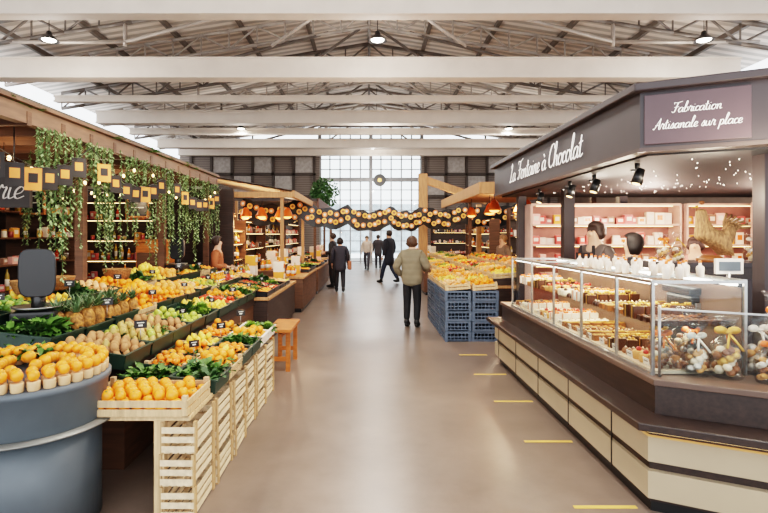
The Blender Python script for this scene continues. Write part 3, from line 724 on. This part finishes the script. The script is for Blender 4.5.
for i in range(500):
    d=Vector((random.gauss(0,1),random.gauss(0,1),random.gauss(0,1))).normalized()*U(.2,.75); p=Vector((0,0,3.7))+Vector((d.x,d.y,d.z*1.1)); a=Vector((U(-1,1),U(-1,1),U(-1,1))).normalized()*.13; b_=a.orthogonal().normalized()*.06
    m.add([p-a,p+b_,p+a,p-b_],[(0,1,2,3)])
m.obj('foliage',LEAFD,tp_)
# garland across aisle
ga=thing('disc_garland','thick black swagged garland with yellow-orange discs','garland',(0,0,0))
gp=[]
K=[(-3.3,13.4,2.38),(-1.9,14.2,2.42),(-.6,14.5,2.26),(.6,14.8,2.26),(1.6,15.0,2.28),(2.8,15.2,2.35),(4.6,15.8,2.45)]
for a,b_ in zip(K[:-1],K[1:]): gp+=sag(a,b_,.16,8)[:-1]
gp.append(Vector(K[-1]))
m=MB(); vs=[]
for i,p in enumerate(gp): vs+=[p+Vector((0,0,.22+.05*math.sin(i*2.1))),p+Vector((0,.04*math.sin(i*1.7),0)),p+Vector((0,0,-.28-.1*abs(math.sin(i*.8))))]
m.add(vs,[(3*i+k,3*i+3+k,3*i+4+k,3*i+1+k) for i in range(len(gp)-1) for k in(0,1)],0,True)
m.obj('dark_cloth',BLACK,ga)
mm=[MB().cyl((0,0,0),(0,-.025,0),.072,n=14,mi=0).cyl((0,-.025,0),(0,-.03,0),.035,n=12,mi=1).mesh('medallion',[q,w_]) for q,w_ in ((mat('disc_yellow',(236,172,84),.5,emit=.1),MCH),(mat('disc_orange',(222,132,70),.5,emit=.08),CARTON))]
for i,p in enumerate(gp): 
    for dz in (-.16,.08): mobj('medallion',mm[(i+int(dz>0))%2],ga,p+Vector((U(-.04,.04),-.07,dz+U(-.05,.05))),(U(-.2,.2),0,U(-.3,.3)))

# ============ CHOCOLATE KIOSK
def foot(x0,yc,far,inner=2.55,depth=.75,R_=4.4):
    return [(x0,far),(x0,yc),(x0+.85,yc-.44),(R_,yc-.44),(R_,yc-.44+depth),(x0+.9+.0,yc-.44+depth+.15),(inner,yc+.8),(inner,far)]
kc=thing('confectionery_counter','dark oak shop counter with muted beige lower panels','counter',(0,0,0))
MB().prism(foot(1.69,3.07,6.62),0,.08).obj('kick_base',BLACK,kc)
MB().prism(foot(1.66,3.03,6.62),.08,.55).obj('lower_body',KBODY,kc)
m=MB()
for z0,z1 in((.11,.27),(.325,.47)): m.prism(foot(1.635,3.0,6.65),z0,z1)
m.obj('beige_panels',CREAM,kc)
for i in range(5): MB().box((1.634,3.45+i*.75,.295),(.006,.012,.4)).obj('panel_seam',BLACK,kc)
MB().prism(foot(1.625,2.99,6.66),.50,.508).obj('light_strip',mat('low_led_strip',(255,214,150),.5,emit=1.5,var=0),kc)
MB().prism(foot(1.54,2.93,6.72),.53,.575).obj('ledge',KBODY,kc,bev=.006)
MB().prism(foot(1.72,3.08,6.62),.575,.75).obj('upper_body',KBODY,kc)
MB().prism(foot(1.70,3.06,6.64),.75,.785).obj('counter_top',mat('counter_top_brown',(92,72,62),.4),kc,bev=.004)
gc=thing('glass_display_case','long glass chocolate display case with steel frame','display case',(0,0,0))
gx0,gx1=1.75,2.32; ys=[3.16,3.62,4.22,4.85,5.5,6.25]
for a,b_ in zip(ys[:-1],ys[1:]): MB().box((gx0,(a+b_)/2,1.075),(.006,b_-a-.02,.56)).obj('front_pane',GLASS,gc)
MB().box(((gx0+gx1)/2,(ys[0]+ys[-1])/2,1.36),(gx1-gx0,ys[-1]-ys[0],.01)).obj('top_pane',GLASS,gc)
MB().box(((gx0+gx1)/2,ys[0],1.075),(gx1-gx0,.008,.56)).obj('end_pane',GLASS,gc)
MB().box(((gx0+gx1)/2+.03,(ys[0]+ys[-1])/2,1.07),(gx1-gx0-.1,ys[-1]-ys[0]-.04,.01)).obj('middle_shelf',GLASS,gc)
m=MB()
for y in ys:
    m.box((gx0,y,1.075),(.018,.018,.58))
    m.box((gx1,y,1.075),(.018,.018,.58)); m.box(((gx0+gx1)/2,y,1.36),(gx1-gx0,.02,.02))
m.box((gx0,(ys[0]+ys[-1])/2,1.362),(.025,ys[-1]-ys[0],.02)).box((gx1,(ys[0]+ys[-1])/2,1.362),(.03,ys[-1]-ys[0],.025)).box((gx0,(ys[0]+ys[-1])/2,.795),(.03,ys[-1]-ys[0],.02))
m.obj('case_frame',STEEL,gc)
MB().box((gx1-.03,4.7,1.34),(.03,3.0,.015)).box((gx0+.04,4.7,1.345),(.02,3.0,.01)).obj('light_strip',LED,gc)
MB().box((2.03,4.7,.80),(.54,3.06,.02)).obj('display_deck',mat('deck_beige',(196,170,144),.5),gc)
MB().box((2.31,4.7,1.07),(.01,3.06,.5)).obj('rear_door',mat('rear_door_brown',(104,80,68),.4),gc)
lamp('AREA','case_light',(2.0,4.7,1.335),20,(1,.84,.62),.06,sy=3.0)
lamp('AREA','case_light',(2.1,4.7,1.06),12,(1,.84,.62),.06,sy=3.0)
def pral(name,mt,mt2,k):
    m=MB()
    if k==0: m.lathe([(.022,0),(.026,.006),(.022,.022),(.008,.032),(.002,.034)],n=10,mi=0).ell((0,0,.033),(.007,.007,.006),6,4,1)
    if k==1: m.box((0,0,.014),(.05,.05,.028),0).box((0,0,.03),(.035,.01,.005),1,rz=.6)
    if k==2: m.lathe([(.035,0),(.04,.01),(.04,.045),(.036,.05),(.002,.052)],n=14,mi=0); m.ell((0,0,.06),(.018,.018,.016),8,6,1)
    if k==3: m.box((0,0,.02),(.09,.05,.04),0).box((0,0,.043),(.09,.02,.006),1)
    if k==5: m.box((0,0,.035),(.07,.05,.07),0).box((0,0,.035),(.072,.012,.072),1).ell((.012,0,.078),(.014,.008,.008),6,4,1).ell((-.012,0,.078),(.014,.008,.008),6,4,1)
    return m.mesh(name,[mt,mt2])
CR=mat('cream_icing',(236,216,186),.5); BE=mat('berry_red',(190,50,44),.3); CRU=mat('tart_crust',(206,146,84),.6)
CH=[('praline',pral('praline',DCH,CR,0),.055),('praline',pral('praline',MCH,GOLD,1),.058),('cream_tart',pral('cream_tart',CRU,BE,2),.085),('cream_tart',pral('cream_tart',CR,DCH,2),.085),('chocolate_bar',pral('chocolate_bar',MCH,GOLD,3),.095),('praline',pral('praline',CR,MCH,0),.055),('praline',pral('praline',DCH,MCH,1),.058),('gift_box',pral('gift_box',CARTON,RIB,5),.08),('gift_box',pral('gift_box',DCH,GOLD,5),.08),('praline',pral('praline',MCH,CR,0),.055)]
CL={'praline':('small chocolate praline in the display case','chocolate'),'cream_tart':('round pastry tart topped with fruit','pastry'),'chocolate_bar':('wrapped chocolate bar in the case','chocolate'),'gift_box':('small ribboned chocolate box in the case','box')}
npr=0; PS=MB(); psm=[];psb={}
for z in (1.076,.811):
    y=3.24
    while y<6.2:
        nm_,me,stp=random.choice(CH)
        for q in range(2):
            if y>6.2: break
            x=1.83
            while x<2.27:
                pp_=(x+(.02 if z>1 else 0)+U(-.004,.004),y,z); sz=U(1.0,1.3)
                if nm_=='praline': npr+=1
                if nm_=='praline' and npr>285:
                    if me.name not in psb: psb[me.name]=len(psm); psm+=list(me.materials)
                    addmesh(PS,me,pp_,0,(1,1,sz),psb[me.name])
                else:
                    q_=mobj(nm_,me,None,pp_,(0,0,U(-.15,.15)),label=CL[nm_][0],cat=CL[nm_][1],group='confectionery in display case'); q_.scale=(1.05,1.05,sz)
                x+=stp*1.1
            y+=stp*1.12
        y+=.02
if PS.v: PS.obj('praline_assortment',psm,label='assorted chocolate pralines on the lower case deck',cat='chocolate',kind='stuff')
card=MB().box((0,0,.025),(.004,.07,.045),0).box((-.003,0,.03),(.002,.045,.006),1).mesh('label_card',[CARTON,DCH])
for i in range(14): mobj('label_card',card,None,(1.79,3.3+i*.21,.812),(0,-.15,0),label='small white label card in display case',cat='label',group='case label cards')
cup=MB(); cup.lathe([(.018,0),(.022,.004),(.025,.06),(.022,.072),(.010,.08),(.009,.1)],n=12,mi=0).lathe([(.0105,.097),(.0105,.112)],n=8,mi=1)
cup=cup.mesh('white_bottle',[mat('milk_white',(222,206,190),.35),RIB])
for i in range(4):
    for j in range(10):
        if random.random()<.7: mobj('white_bottle',cup,None,(1.90+i*.11+U(-.02,.02),3.3+j*.15+U(-.02,.02),1.366),label='small white pot with narrow neck on case top',cat='bottle',group='white pots on display case')
gg=thing('glass_guard','low glass guard in steel frame around gift display','glass guard',(0,0,0))
A=Vector((1.77,3.12,0)); B=Vector((2.58,2.70,0)); d=(B-A); Cc=Vector((4.3,2.70,0))
def pane(a,b_,z0,z1):
    c=(a+b_)/2; L=(b_-a).length; an=math.atan2((b_-a).y,(b_-a).x)
    MB().box((0,0,0),(L-.02,.006,z1-z0)).obj('glass_pane',GLASS,gg,(c.x,c.y,(z0+z1)/2),(0,0,an))
    MB().box((0,0,0),(L,.012,.010)).obj('top_rail',STEEL,gg,(c.x,c.y,z1),(0,0,an))
pane(A,A.lerp(B,.62),.80,1.2); pane(A.lerp(B,.62),B,.80,1.2); pane(B,Cc,.80,1.2)
for p in (A,A.lerp(B,.62),B): MB().cyl((p.x,p.y,.785),(p.x,p.y,1.22),.009,n=8).obj('post',STEEL,gg)
def bag(i):
    o=thing('gift_bag','clear cellophane bag of chocolates tied with ribbon','gift bag',(0,0,0),group='cellophane gift bags')
    MB().lathe([(.05,0),(.06,.02),(.064,.10),(.052,.14),(.026,.17),(.012,.185),(.028,.21),(.045,.25)],n=16,wob=lambda t,z:1+.05*math.sin(5*t)).obj('cellophane',CELLO,o)
    m=MB()
    for k in range(24):
        a=k*2.4; rr=.012+.028*((k*37)%10)/10; m.ell((rr*math.cos(a),rr*math.sin(a),.018+k*.0042),(.018,.018,.015),8,6,k%3)
    m.obj('sweets',[[CRU,MCH,CR],[GOLD,CR,MCH],[CR,CARTON,CRU],[MCH,CRU,CARTON]][i],o)
    m=MB(); m.lathe([(.015,.178),(.017,.192)],n=10)
    for s in(-1,1): m.ell((s*.026,0,.193),(.026,.011,.016),8,6)
    m.cyl((0,-.015,.18),(.03,-.06,.12),.005,n=4).cyl((0,-.015,.18),(-.03,-.06,.13),.005,n=4)
    m.obj('ribbon',[RIB,GOLD,CARTON,RIB][i],o); return o
bags=[bag(i) for i in range(4)]
pp=[]
for i in range(6):
    for j in range(2):
        t=i/5; base=A.lerp(B,t)
        pp.append((base.x+.10+j*.09,base.y+.14+j*.2))
for i in range(4):
    for j in range(2): pp.append((2.82+i*.2,2.88+j*.22))
for i,p in enumerate(pp):
    if i<4: bags[i].location=(p[0],p[1],.786); bags[i].scale=(1.25,)*3
    else: dup(bags[(i*3+i//4)%4],(p[0]+U(-.02,.02),p[1]+U(-.02,.02),.786),(0,0,U(-.5,.5)),U(1.15,1.5))
for i,(x,y) in enumerate(((2.12,3.42),(2.5,3.12),(2.78,3.4))):
    q=mobj('wicker_basket',bk,None,(x,y,.786),label='round wicker gift basket on the shop counter',cat='basket',group='gift baskets'); q.scale=(.8,.8,.8)
    dup(bags[i],(x,y,.81),(0,0,i),1.45)
dup(bags[0],(2.62,3.28,.786),(0,0,.3),2.0)
lamp('POINT','kiosk_light',(2.5,3.05,2.1),34,(1,.86,.68),.08)  # extra warm light without a fixture, added to brighten the gift bags
rg=thing('coffee_machine','black boxy counter-top espresso machine','coffee machine',(2.42,3.72,.785))
MB().box((0,0,.22),(.36,.3,.44)).obj('machine_body',BLACK,rg,bev=.02); MB().box((0,-.155,.33),(.3,.02,.12)).obj('control_panel',STEEL,rg,bev=.005)
MB().box((0,0,.47),(.4,.34,.05)).obj('top_tray',BLACK,rg,bev=.01); MB().cyl((-.06,-.17,.24),(-.06,-.3,.2),.016).cyl((.08,-.17,.24),(.08,-.3,.2),.016).obj('handle',BLACK,rg)
scn=thing('price_display','white framed price display card on stand','display',(2.36,3.36,.785))
MB().cyl((0,0,0),(0,0,.62),.012).obj('pole',STEEL,scn); MB().box((0,0,.66),(.18,.02,.1)).obj('card',CARTON,scn); MB().box((0,-.012,.66),(.14,.004,.06)).obj('face',SLATE,scn)
kn=thing('kiosk_canopy','dark kiosk canopy with illuminated white script lettering','canopy',(0,0,0))
def roofp(x0,yc,far=8.15): return [(x0,far),(x0,yc),(x0+.9,yc-.455),(6.2,yc-.455),(6.2,far)]
MB().prism(roofp(2.0,3.78),2.28,2.70).obj('fascia',CHOC,kn)
MB().prism(roofp(1.94,3.74,8.2),2.70,2.76).obj('roof_lip',CHOC,kn,bev=.01)
MB().prism(roofp(1.985,3.77,8.16),2.26,2.29).obj('lower_trim',mat('trim_brown',(70,56,52),.5),kn)
MB().prism(roofp(2.1,3.86,8.1),2.245,2.262).obj('soffit',mat('soffit_black',(20,18,22),.7,var=.1),kn)
script('La Fontaine à Chocolat',2.45,TXTW,kn,(1.985,6.0,2.485),(math.pi/2,0,-math.pi/2),hs=.86,w=.04)
an=math.atan2(-.455,.9)
pc_=Vector((2.0,3.78,0)).lerp(Vector((2.9,3.325,0)),.345); nrm=Vector((math.sin(an),-math.cos(an),0))
MB().box((0,0,0),(.64,.02,.36)).obj('sign_panel',CHOCP,kn,(pc_.x+nrm.x*.01,pc_.y+nrm.y*.01,2.49),(0,0,an),bev=.004)
script('Fabrication',.30,TXTW,kn,(pc_.x+nrm.x*.024,pc_.y+nrm.y*.024,2.555),(math.pi/2,0,an),w=.036)
script('Artisanale sur place',.53,TXTW,kn,(pc_.x+nrm.x*.024,pc_.y+nrm.y*.024,2.445),(math.pi/2,0,an),w=.036,hs=1.05)
for x,y,w_ in ((2.35,7.9,.12),(3.9,7.9,.12),(2.62,6.75,.14),(2.98,3.8,.18)):
    MB().box((x,y,1.13),(w_,.12,2.26)).obj('post',CHOC,kn)
fl=thing('fairy_lights','tiny white star lights scattered under dark canopy','string lights',(0,0,0))
fb=MB().ell((0,0,0),(.003,.003,.003),6,4).mesh('bulb',[LED])
for i in range(95): mobj('bulb',fb,fl,(U(2.5,4.2),U(3.9,7.2),2.238))
sp=thing('spotlight','black adjustable ceiling spotlight under canopy','lamp',(2.2,4.2,2.24),group='canopy spotlights')
MB().cyl((0,0,0),(0,0,-.05),.02).box((0,0,-.06),(.1,.02,.02)).obj('bracket',BLACK,sp); MB().cyl((.03,0,-.05),(-.01,0,-.17),.035,.045,n=14).obj('lamp_housing',BLACK,sp); MB().cyl((-.01,0,-.17),(-.011,0,-.173),.030,n=14).obj('lens',WARM,sp)
for y in(5.0,5.6,6.6): dup(sp,(2.2,y,2.24))
for y in(3.9,5.2): lamp('POINT','kiosk_light',(2.6,y,1.95),16,(1,.85,.65),.06)
lamp('POINT','kiosk_light',(2.4,5.4,2.05),14,(1,.85,.68),.06)
lamp('POINT','kiosk_back_light',(3.6,6.6,1.9),75,(1,.74,.6),.1); lamp('POINT','kiosk_back_light',(5.0,6.4,1.9),45,(1,.74,.6),.1)
KS=mat('kiosk_shelf_rose',(206,170,156),.5); KBK=mat('kiosk_back_rose',(150,100,90),.6)
shelf((3.5,7.7,0),0,2.2,[.5,.9,1.2,1.5,1.8],goods='box',top=2.1,mt=KS,label='pink and white lit confectionery shelves behind counter',bmat=KBK,fill=.95)
shelf((5.4,7.7,0),0,1.4,[.5,.9,1.2,1.5,1.8],goods='box',top=2.1,mt=KS,label='pink and white lit confectionery shelves behind counter',bmat=KBK,fill=.95)
shelf((5.6,5.6,0),-math.pi/2,3.4,[.9,1.2,1.5,1.8],goods='box',top=2.1,mt=KS,label='brown lit confectionery shelves along kiosk side',stuff=True)
bcx=thing('back_cabinet','dark back cabinet supporting a straw rooster','cabinet',(3.3,4.9,0))
MB().box((0,0,.68),(1.2,.5,1.36)).obj('body',KBODY,bcx); MB().box((0,0,1.38),(1.26,.56,.04)).obj('top_board',CHOC,bcx)
for x in(-.3,.3): MB().box((x,-.26,.7),(.54,.02,1.1)).obj('door',CHOC,bcx,bev=.004)
for i,x in enumerate((2.75,2.88,3.58,3.7)): dup(bags[i%4],(x,4.78,1.4),(0,0,i),1.1)
def skinmesh(chains,name,mt,lvl=2,post=None):
    vs=[];es=[];rs=[];roots=[]
    for ch in chains:
        vv,ee=ch; o=len(vs); roots.append(o)
        for (p,r) in vv: vs.append(p); rs.append(r)
        es+=[(a+o,b_+o) for a,b_ in ee]
    me=bpy.data.meshes.new('t'); me.from_pydata(vs,es,[]); ob=bpy.data.objects.new('t',me); COL.objects.link(ob)
    md=ob.modifiers.new('s','SKIN'); md.use_smooth_shade=True
    if not me.skin_vertices: 
        bpy.context.view_layer.objects.active=ob; bpy.ops.mesh.customdata_skin_add()
    sv=me.skin_vertices[0].data
    for i,r in enumerate(rs):
        sv[i].radius=(r,r) if not hasattr(r,'__len__') else r; sv[i].use_root=(i in roots)
    sb=ob.modifiers.new('b','SUBSURF'); sb.levels=lvl; sb.render_levels=lvl
    bpy.context.view_layer.update()
    m2=bpy.data.meshes.new_from_object(ob.evaluated_get(bpy.context.evaluated_depsgraph_get()))
    bpy.data.objects.remove(ob); m2.name=name; m2.materials.clear(); m2.materials.append(mt)
    for p in m2.polygons: p.use_smooth=True
    if post:
        for v in m2.vertices: v.co=post(v.co.copy(),v.normal.copy())
    return m2
hen=thing('straw_rooster','large golden straw-textured rooster sculpture on back cabinet','sculpture',(3.2,4.8,1.4),(0,0,0))
STR=mat('straw_texture',(172,130,90),.7,var=.5,scale=55,bump=.9,stretch=(1,1,.3))
hm=skinmesh([([((0,0,.15),.12),((-.05,0,.27),.095),((-.08,0,.38),.06),((-.09,0,.5),.045),((.09,0,.17),.10),((.17,0,.26),.07),((.2,0,.35),.045)],[(0,1),(1,2),(2,3),(0,4),(4,5),(5,6)])],'rooster_body',STR,2)
mobj('rooster_body',hm,hen); MB().lathe([(.12,0),(.12,.03),(.07,.06)],n=20).obj('nest_base',MCH,hen); MB().ell((-.08,0,.553),(.028,.01,.018)).ell((-.13,0,.49),(.008,.008,.02)).obj('comb',MCH,hen)
MB().cyl((-.12,0,.515),(-.17,0,.505),.014,.003,n=8).obj('beak',GOLD,hen)
m=MB()
for i in range(7):
    a=.5+i*.17; m.tube([(.15,(i-3)*.012,.24),(.15+.1*math.cos(a),(i-3)*.014,.26+.12*math.sin(a)),(.15+.19*math.cos(a-.2),(i-3)*.02,.26+.2*math.sin(a-.2))],.012,5)
m.obj('tail_feathers',STR,hen)

# ============ PEOPLE
def person(label,X,Y,h,head=0,coat=(40,40,44),trs=(28,28,32),hair=(60,42,30),arms=None,stride=0,puffer=False,longhair=False,coatlen=.82,lvl=2,bagc=None,z=0,shoe=(25,24,24),bulk=1.0,apron=None):
    s=h/1.72
    o=thing('person',label,'person',(X,Y,z),(0,0,head)); o.scale=(s,s,s)
    A_={'L':[(-.245,-.03,1.14),(-.25,.06,.90)],'R':[(.245,-.03,1.14),(.25,.06,.90)]}
    if arms: A_.update(arms)
    kn_={'L':[(-.1,.03+stride*.5,.50),(-.1,-.01+stride,.09)],'R':[(.1,.03-stride*.25,.50),(.1,-.02-stride,.09+abs(stride)*.12)]}
    V=[((0,0,.95),.13),((0,0,1.1),.12),((0,0,1.3),.135),((0,0,1.43),.075),((0,.01,1.5),.052),((0,.02,1.56),.066),((0,.02,1.64),.078)]
    E=[(0,1),(1,2),(2,3),(3,4),(4,5),(5,6)]
    ch=[]
    def addv(p,r,par):
        V.append((p,r)); E.append((par,len(V)-1)); return len(V)-1
    for sd,sg_ in(('L',-1),('R',1)):
        e,w_=A_[sd]
        a=addv((sg_*.15,0,1.40),.06,3); a=addv((sg_*.19,-.01,1.36),.055,a); a=addv(e,.04,a); a=addv(w_,.027,a)
        dv=(Vector(w_)-Vector(e)).normalized(); pm=Vector(w_)+dv*.06; a=addv(tuple(pm),.03,a)
        b_=addv((sg_*.09,0,.88),.088,0); b_=addv(kn_[sd][0],.058,b_); b_=addv(kn_[sd][1],.04,b_)
        an_=Vector(kn_[sd][1]); b_=addv(tuple(an_+Vector((0,.05,-.045))),.035,b_); addv(tuple(an_+Vector((0,.14,-.055))),.028,b_)
        lat=dv.cross(Vector((sg_,0,0))).normalized()
        for q,(of,ln) in enumerate(((-.027,.07),(-.009,.08),(.009,.075),(.027,.06))):
            p0=pm+lat*of; p1=p0+dv*(.03+ln*.5); p2=p1+(dv*.75+Vector((-sg_*.5,0,0))).normalized()*ln*.5
            ch.append(([(tuple(p0),.009),(tuple(p1),.0085),(tuple(p2),.007)],[(0,1),(1,2)]))
        p0=pm-dv*.03+lat*.02; p1=p0+lat*.035+dv*.02; p2=p1+dv*.03
        ch.append(([(tuple(p0),.011),(tuple(p1),.01),(tuple(p2),.008)],[(0,1),(1,2)]))
    V.append(((0,.105,1.60),.012)); E.append((5,len(V)-1))
    mobj('body',skinmesh([(V,E)]+ch,'body',SKIN,lvl),o)
    MB().ell((-.028,.092,1.628),(.011,.006,.008),8,6).ell((.028,.092,1.628),(.011,.006,.008),8,6).obj('eyes',mat('eye_dark',(30,24,22),.3),o)
    MB().ell((0,.084,1.565),(.022,.008,.006),8,6).obj('mouth',mat('lip',(170,90,80),.5),o)
    MB().ell((-.08,.015,1.61),(.01,.02,.03),8,6).ell((.08,.015,1.61),(.01,.02,.03),8,6).obj('ears',SKIN,o)
    m=MB(); n=18;k=14; vs=[];
    for j in range(k+1):
        a=math.pi*j/k
        for i in range(n):
            t=2*math.pi*i/n; fx,fy,fz=math.sin(a)*math.cos(t),math.sin(a)*math.sin(t),math.cos(a)
            x,y,zz=.104*fx,.000+.118*fy,1.635+.108*fz
            if fy>.4 and zz<1.69: y=min(y,.055); zz=max(zz,1.60)
            elif zz<1.6 and longhair: zz=1.6-(1.6-zz)*(2.0 if longhair is True else longhair); x*=1.3
            rr=1+.03*math.sin(9*t+j); vs.append((x*rr,y*rr if fy<.4 else y,zz))
    fs=[(j*n+i,(j+1)*n+i,(j+1)*n+(i+1)%n,j*n+(i+1)%n) for j in range(k) for i in range(n)]
    m.add(vs,fs,0,True); m.obj('hair',mat('hair%d_%d'%(hair[0],hair[2]),hair,.6,var=.35,scale=40,stretch=(1,1,.15)),o)
    B_=bulk
    CV=[((0,0,coatlen),.175*B_),((0,0,1.02),.16*B_),((0,0,1.28),.165*B_),((0,0,1.42),.10),((0,0,1.49),.075)]; CE=[(0,1),(1,2),(2,3),(3,4)]
    for sd,sg_ in(('L',-1),('R',1)):
        e,w_=A_[sd]; b0=len(CV)
        CV+= [((sg_*.155,0,1.38),.085*B_),((sg_*.21,-.01,1.32),.078*B_),(e,.068*B_),(tuple(Vector(e).lerp(Vector(w_),.98)),.05)]
        CE+= [(3,b0),(b0,b0+1),(b0+1,b0+2),(b0+2,b0+3)]
    def post(c,nn):
        if abs(c.x)<.18: c.x*=1.14; c.y*=.86
        if puffer: c+=nn*.007*(abs(math.sin(c.z*math.pi/.11))-.4)
        return c
    mobj('coat',skinmesh([(CV,CE)],'coat',mat('coat%d_%d_%d'%coat,coat,.8,var=.12,scale=6),4 if puffer else lvl,post),o)
    if apron:
        MB().box((0,.165,1.1),(.28,.02,.55)).box((-.1,.13,1.4),(.03,.03,.12)).box((.1,.13,1.4),(.03,.03,.12)).obj('apron',mat('apron%d'%apron[0],apron,.8),o,bev=.01)
    TV=[((0,0,1.0),.135),((0,0,.9),.14)]; TE=[(0,1)]
    for sd,sg_ in(('L',-1),('R',1)):
        b0=len(TV); kx=kn_[sd][0]; ax=kn_[sd][1]
        TV+= [((sg_*.09,0,.83),.105),(kx,.08),(tuple(Vector(ax)+Vector((0,0,.02))),.062)]; TE+=[(1,b0),(b0,b0+1),(b0+1,b0+2)]
    mobj('trousers',skinmesh([(TV,TE)],'trousers',mat('trs%d_%d_%d'%trs,trs,.8,var=.15,scale=15),lvl),o)
    for sd in 'LR':
        ax=Vector(kn_[sd][1]); MB().ell((ax.x,ax.y+.06,max(.045,ax.z-.045)),(.048,.14,.046),12,8).ell((ax.x,ax.y,ax.z+.01),(.055,.06,.07),10,8).obj('shoe',mat('shoe%d'%shoe[0],shoe,.5),o)
    if bagc:
        b_=MB(); b_.box((.3,-.02,.86),(.12,.34,.28)); b_.obj('shoulder_bag',mat('bag%d'%bagc[0],bagc,.5),o,bev=.03)
        MB().tube([(.3,-.12,.98),(.2,-.05,1.47),(.3,.1,.98)],.012).obj('bag_strap',BLACK,o)
    return o
fold={'L':[(-.27,-.02,1.14),(-.14,.22,1.10)],'R':[(.27,-.02,1.14),(.14,.22,1.12)]}
person('person in quilted olive-beige jacket and black trousers, standing',.77,9.2,1.62,-.35,coat=(124,114,94),trs=(26,26,30),hair=(74,50,36),arms={'L':[(-.31,-.05,1.13),(-.24,.10,.96)],'R':[(.31,-.02,1.14),(.20,.22,1.08)]},puffer=True,coatlen=.74,bulk=1.16,longhair=1.25)
person('person in dark coat carrying a bag, walking away',-.84,14.8,1.56,.1,coat=(44,44,54),trs=(30,30,36),hair=(40,32,30),stride=.12,coatlen=.62,bagc=(150,90,60),bulk=1.12,longhair=1.3)
person('tall person in long black coat walking in the aisle',.69,17.6,1.80,.9,coat=(34,38,50),trs=(40,48,66),hair=(50,40,34),stride=.26,coatlen=.55,bulk=1.08)
person('person in pale coat walking near the far window',-.1,24,1.6,2.9,coat=(190,176,164),trs=(60,60,70),hair=(90,70,50),stride=.15,lvl=1,bulk=1.1)
person('person in dark jacket near the far window',.45,25.2,1.65,0,coat=(60,56,60),trs=(40,40,50),hair=(50,40,34),lvl=1,coatlen=.6,bulk=1.1)
person('shopper in black coat beside a brown counter',-1.15,16.2,1.7,1.4,coat=(36,34,38),hair=(60,46,40),lvl=1,arms=fold,coatlen=.6,bulk=1.1)
person('stallholder in grey top behind fruit counter',3.3,12.6,1.65,1.9,coat=(130,110,96),hair=(150,120,90),lvl=1,arms=fold)
person('stallholder in dark top behind fruit counter',3.25,10.2,1.6,1.7,coat=(70,60,62),hair=(50,36,30),lvl=1,arms=fold)
person('stallholder in orange-brown top behind juice bottles',-2.85,9.6,1.62,-1.4,coat=(150,84,50),hair=(50,36,30),lvl=1,arms=fold)
person('shop assistant in brown top and dark apron behind case',2.75,6.2,1.80,1.9,coat=(96,84,80),hair=(56,40,34),lvl=2,arms=fold,apron=(40,34,36),longhair=1.3)
person('shop assistant with dark hair in black top behind case',2.86,5.55,1.66,1.0,coat=(44,40,46),hair=(34,26,24),lvl=2,longhair=True,arms=fold)
person('shopper in pink jacket beyond the kiosk counter',4.4,6.9,1.62,2.4,coat=(196,130,120),hair=(60,40,34),lvl=1,arms=fold,longhair=1.3)

SCAR=MB().lathe([(.006,.029),(.007,.032),(.002,.034)],n=6).mesh('stem_scar',[LEAF])
for kind,lst in prod.items():
    me,r_,lab,cat_=KN[kind]
    lst.sort(key=lambda q:q[0]**2+q[1]**2)
    for (x,y,z,s) in lst[:290]:
        o=mobj(kind,me,None,(x,y,z),(U(-.5,.5),U(-.5,.5),U(0,6)),label=lab,cat=cat_,group=kind.replace('_',' ')+' pile'); o.scale=(s,s,s)
        if kind=='orange' and y<3.6: mobj('stem_scar',SCAR,o)
    rest=lst[290:]
    if rest:
        m=MB(); vv=[v.co.copy() for v in me.vertices]; ff=[tuple(p.vertices) for p in me.polygons]
        for (x,y,z,s) in rest:
            E_=Euler((U(-.5,.5),U(-.5,.5),U(0,6))).to_matrix(); c=Vector((x,y,z))
            m.add([E_@v*s+c for v in vv],ff,0,True)
        m.obj(kind+'_heap',[me.materials[0]],label='heaped '+kind.replace('_',' ')+' fruit on more distant trays',cat=cat_,kind='stuff')
print({k:len(v) for k,v in prod.items()})

# ============ light & world & camera
wd=bpy.data.worlds.new('w'); SC.world=wd; wd.use_nodes=True
wd.node_tree.nodes['Background'].inputs[0].default_value=(.90,.95,1,1); wd.node_tree.nodes['Background'].inputs[1].default_value=2.6
lamp('POINT','stall_light',(-3.9,4.9,2.3),26,(1,.72,.45),.1); lamp('POINT','stall_light',(-3.9,7.4,2.3),26,(1,.72,.45),.1)
lamp('POINT','stall_light',(-2.0,5.0,2.5),26,(1,.84,.62),.1); lamp('POINT','stall_light',(-2.0,8.0,2.5),24,(1,.84,.62),.1)
lamp('POINT','stall_light',(-2.6,16,2.3),50,(1,.7,.45),.1); lamp('POINT','stall_light',(2.9,10.6,2.3),60,(1,.75,.5),.1); lamp('POINT','stall_light',(2.6,16,2.3),50,(1,.75,.5),.1)
lamp('POINT','stall_light',(-2.6,21,2.3),50,(1,.7,.45),.1); lamp('POINT','stall_light',(5,12,2.6),60,(1,.7,.5),.1)
cam=bpy.data.cameras.new('c'); cam.lens=24; cam.sensor_width=36; cam.shift_x=.0195; cam.shift_y=-.028
co=bpy.data.objects.new('camera',cam); COL.objects.link(co); co.location=(0,0,1.65); co.rotation_euler=(math.pi/2,0,0); SC.camera=co
try:
    SC.view_settings.view_transform='Filmic'; SC.view_settings.look='High Contrast'; SC.view_settings.exposure=.38
except Exception as e: print(e)
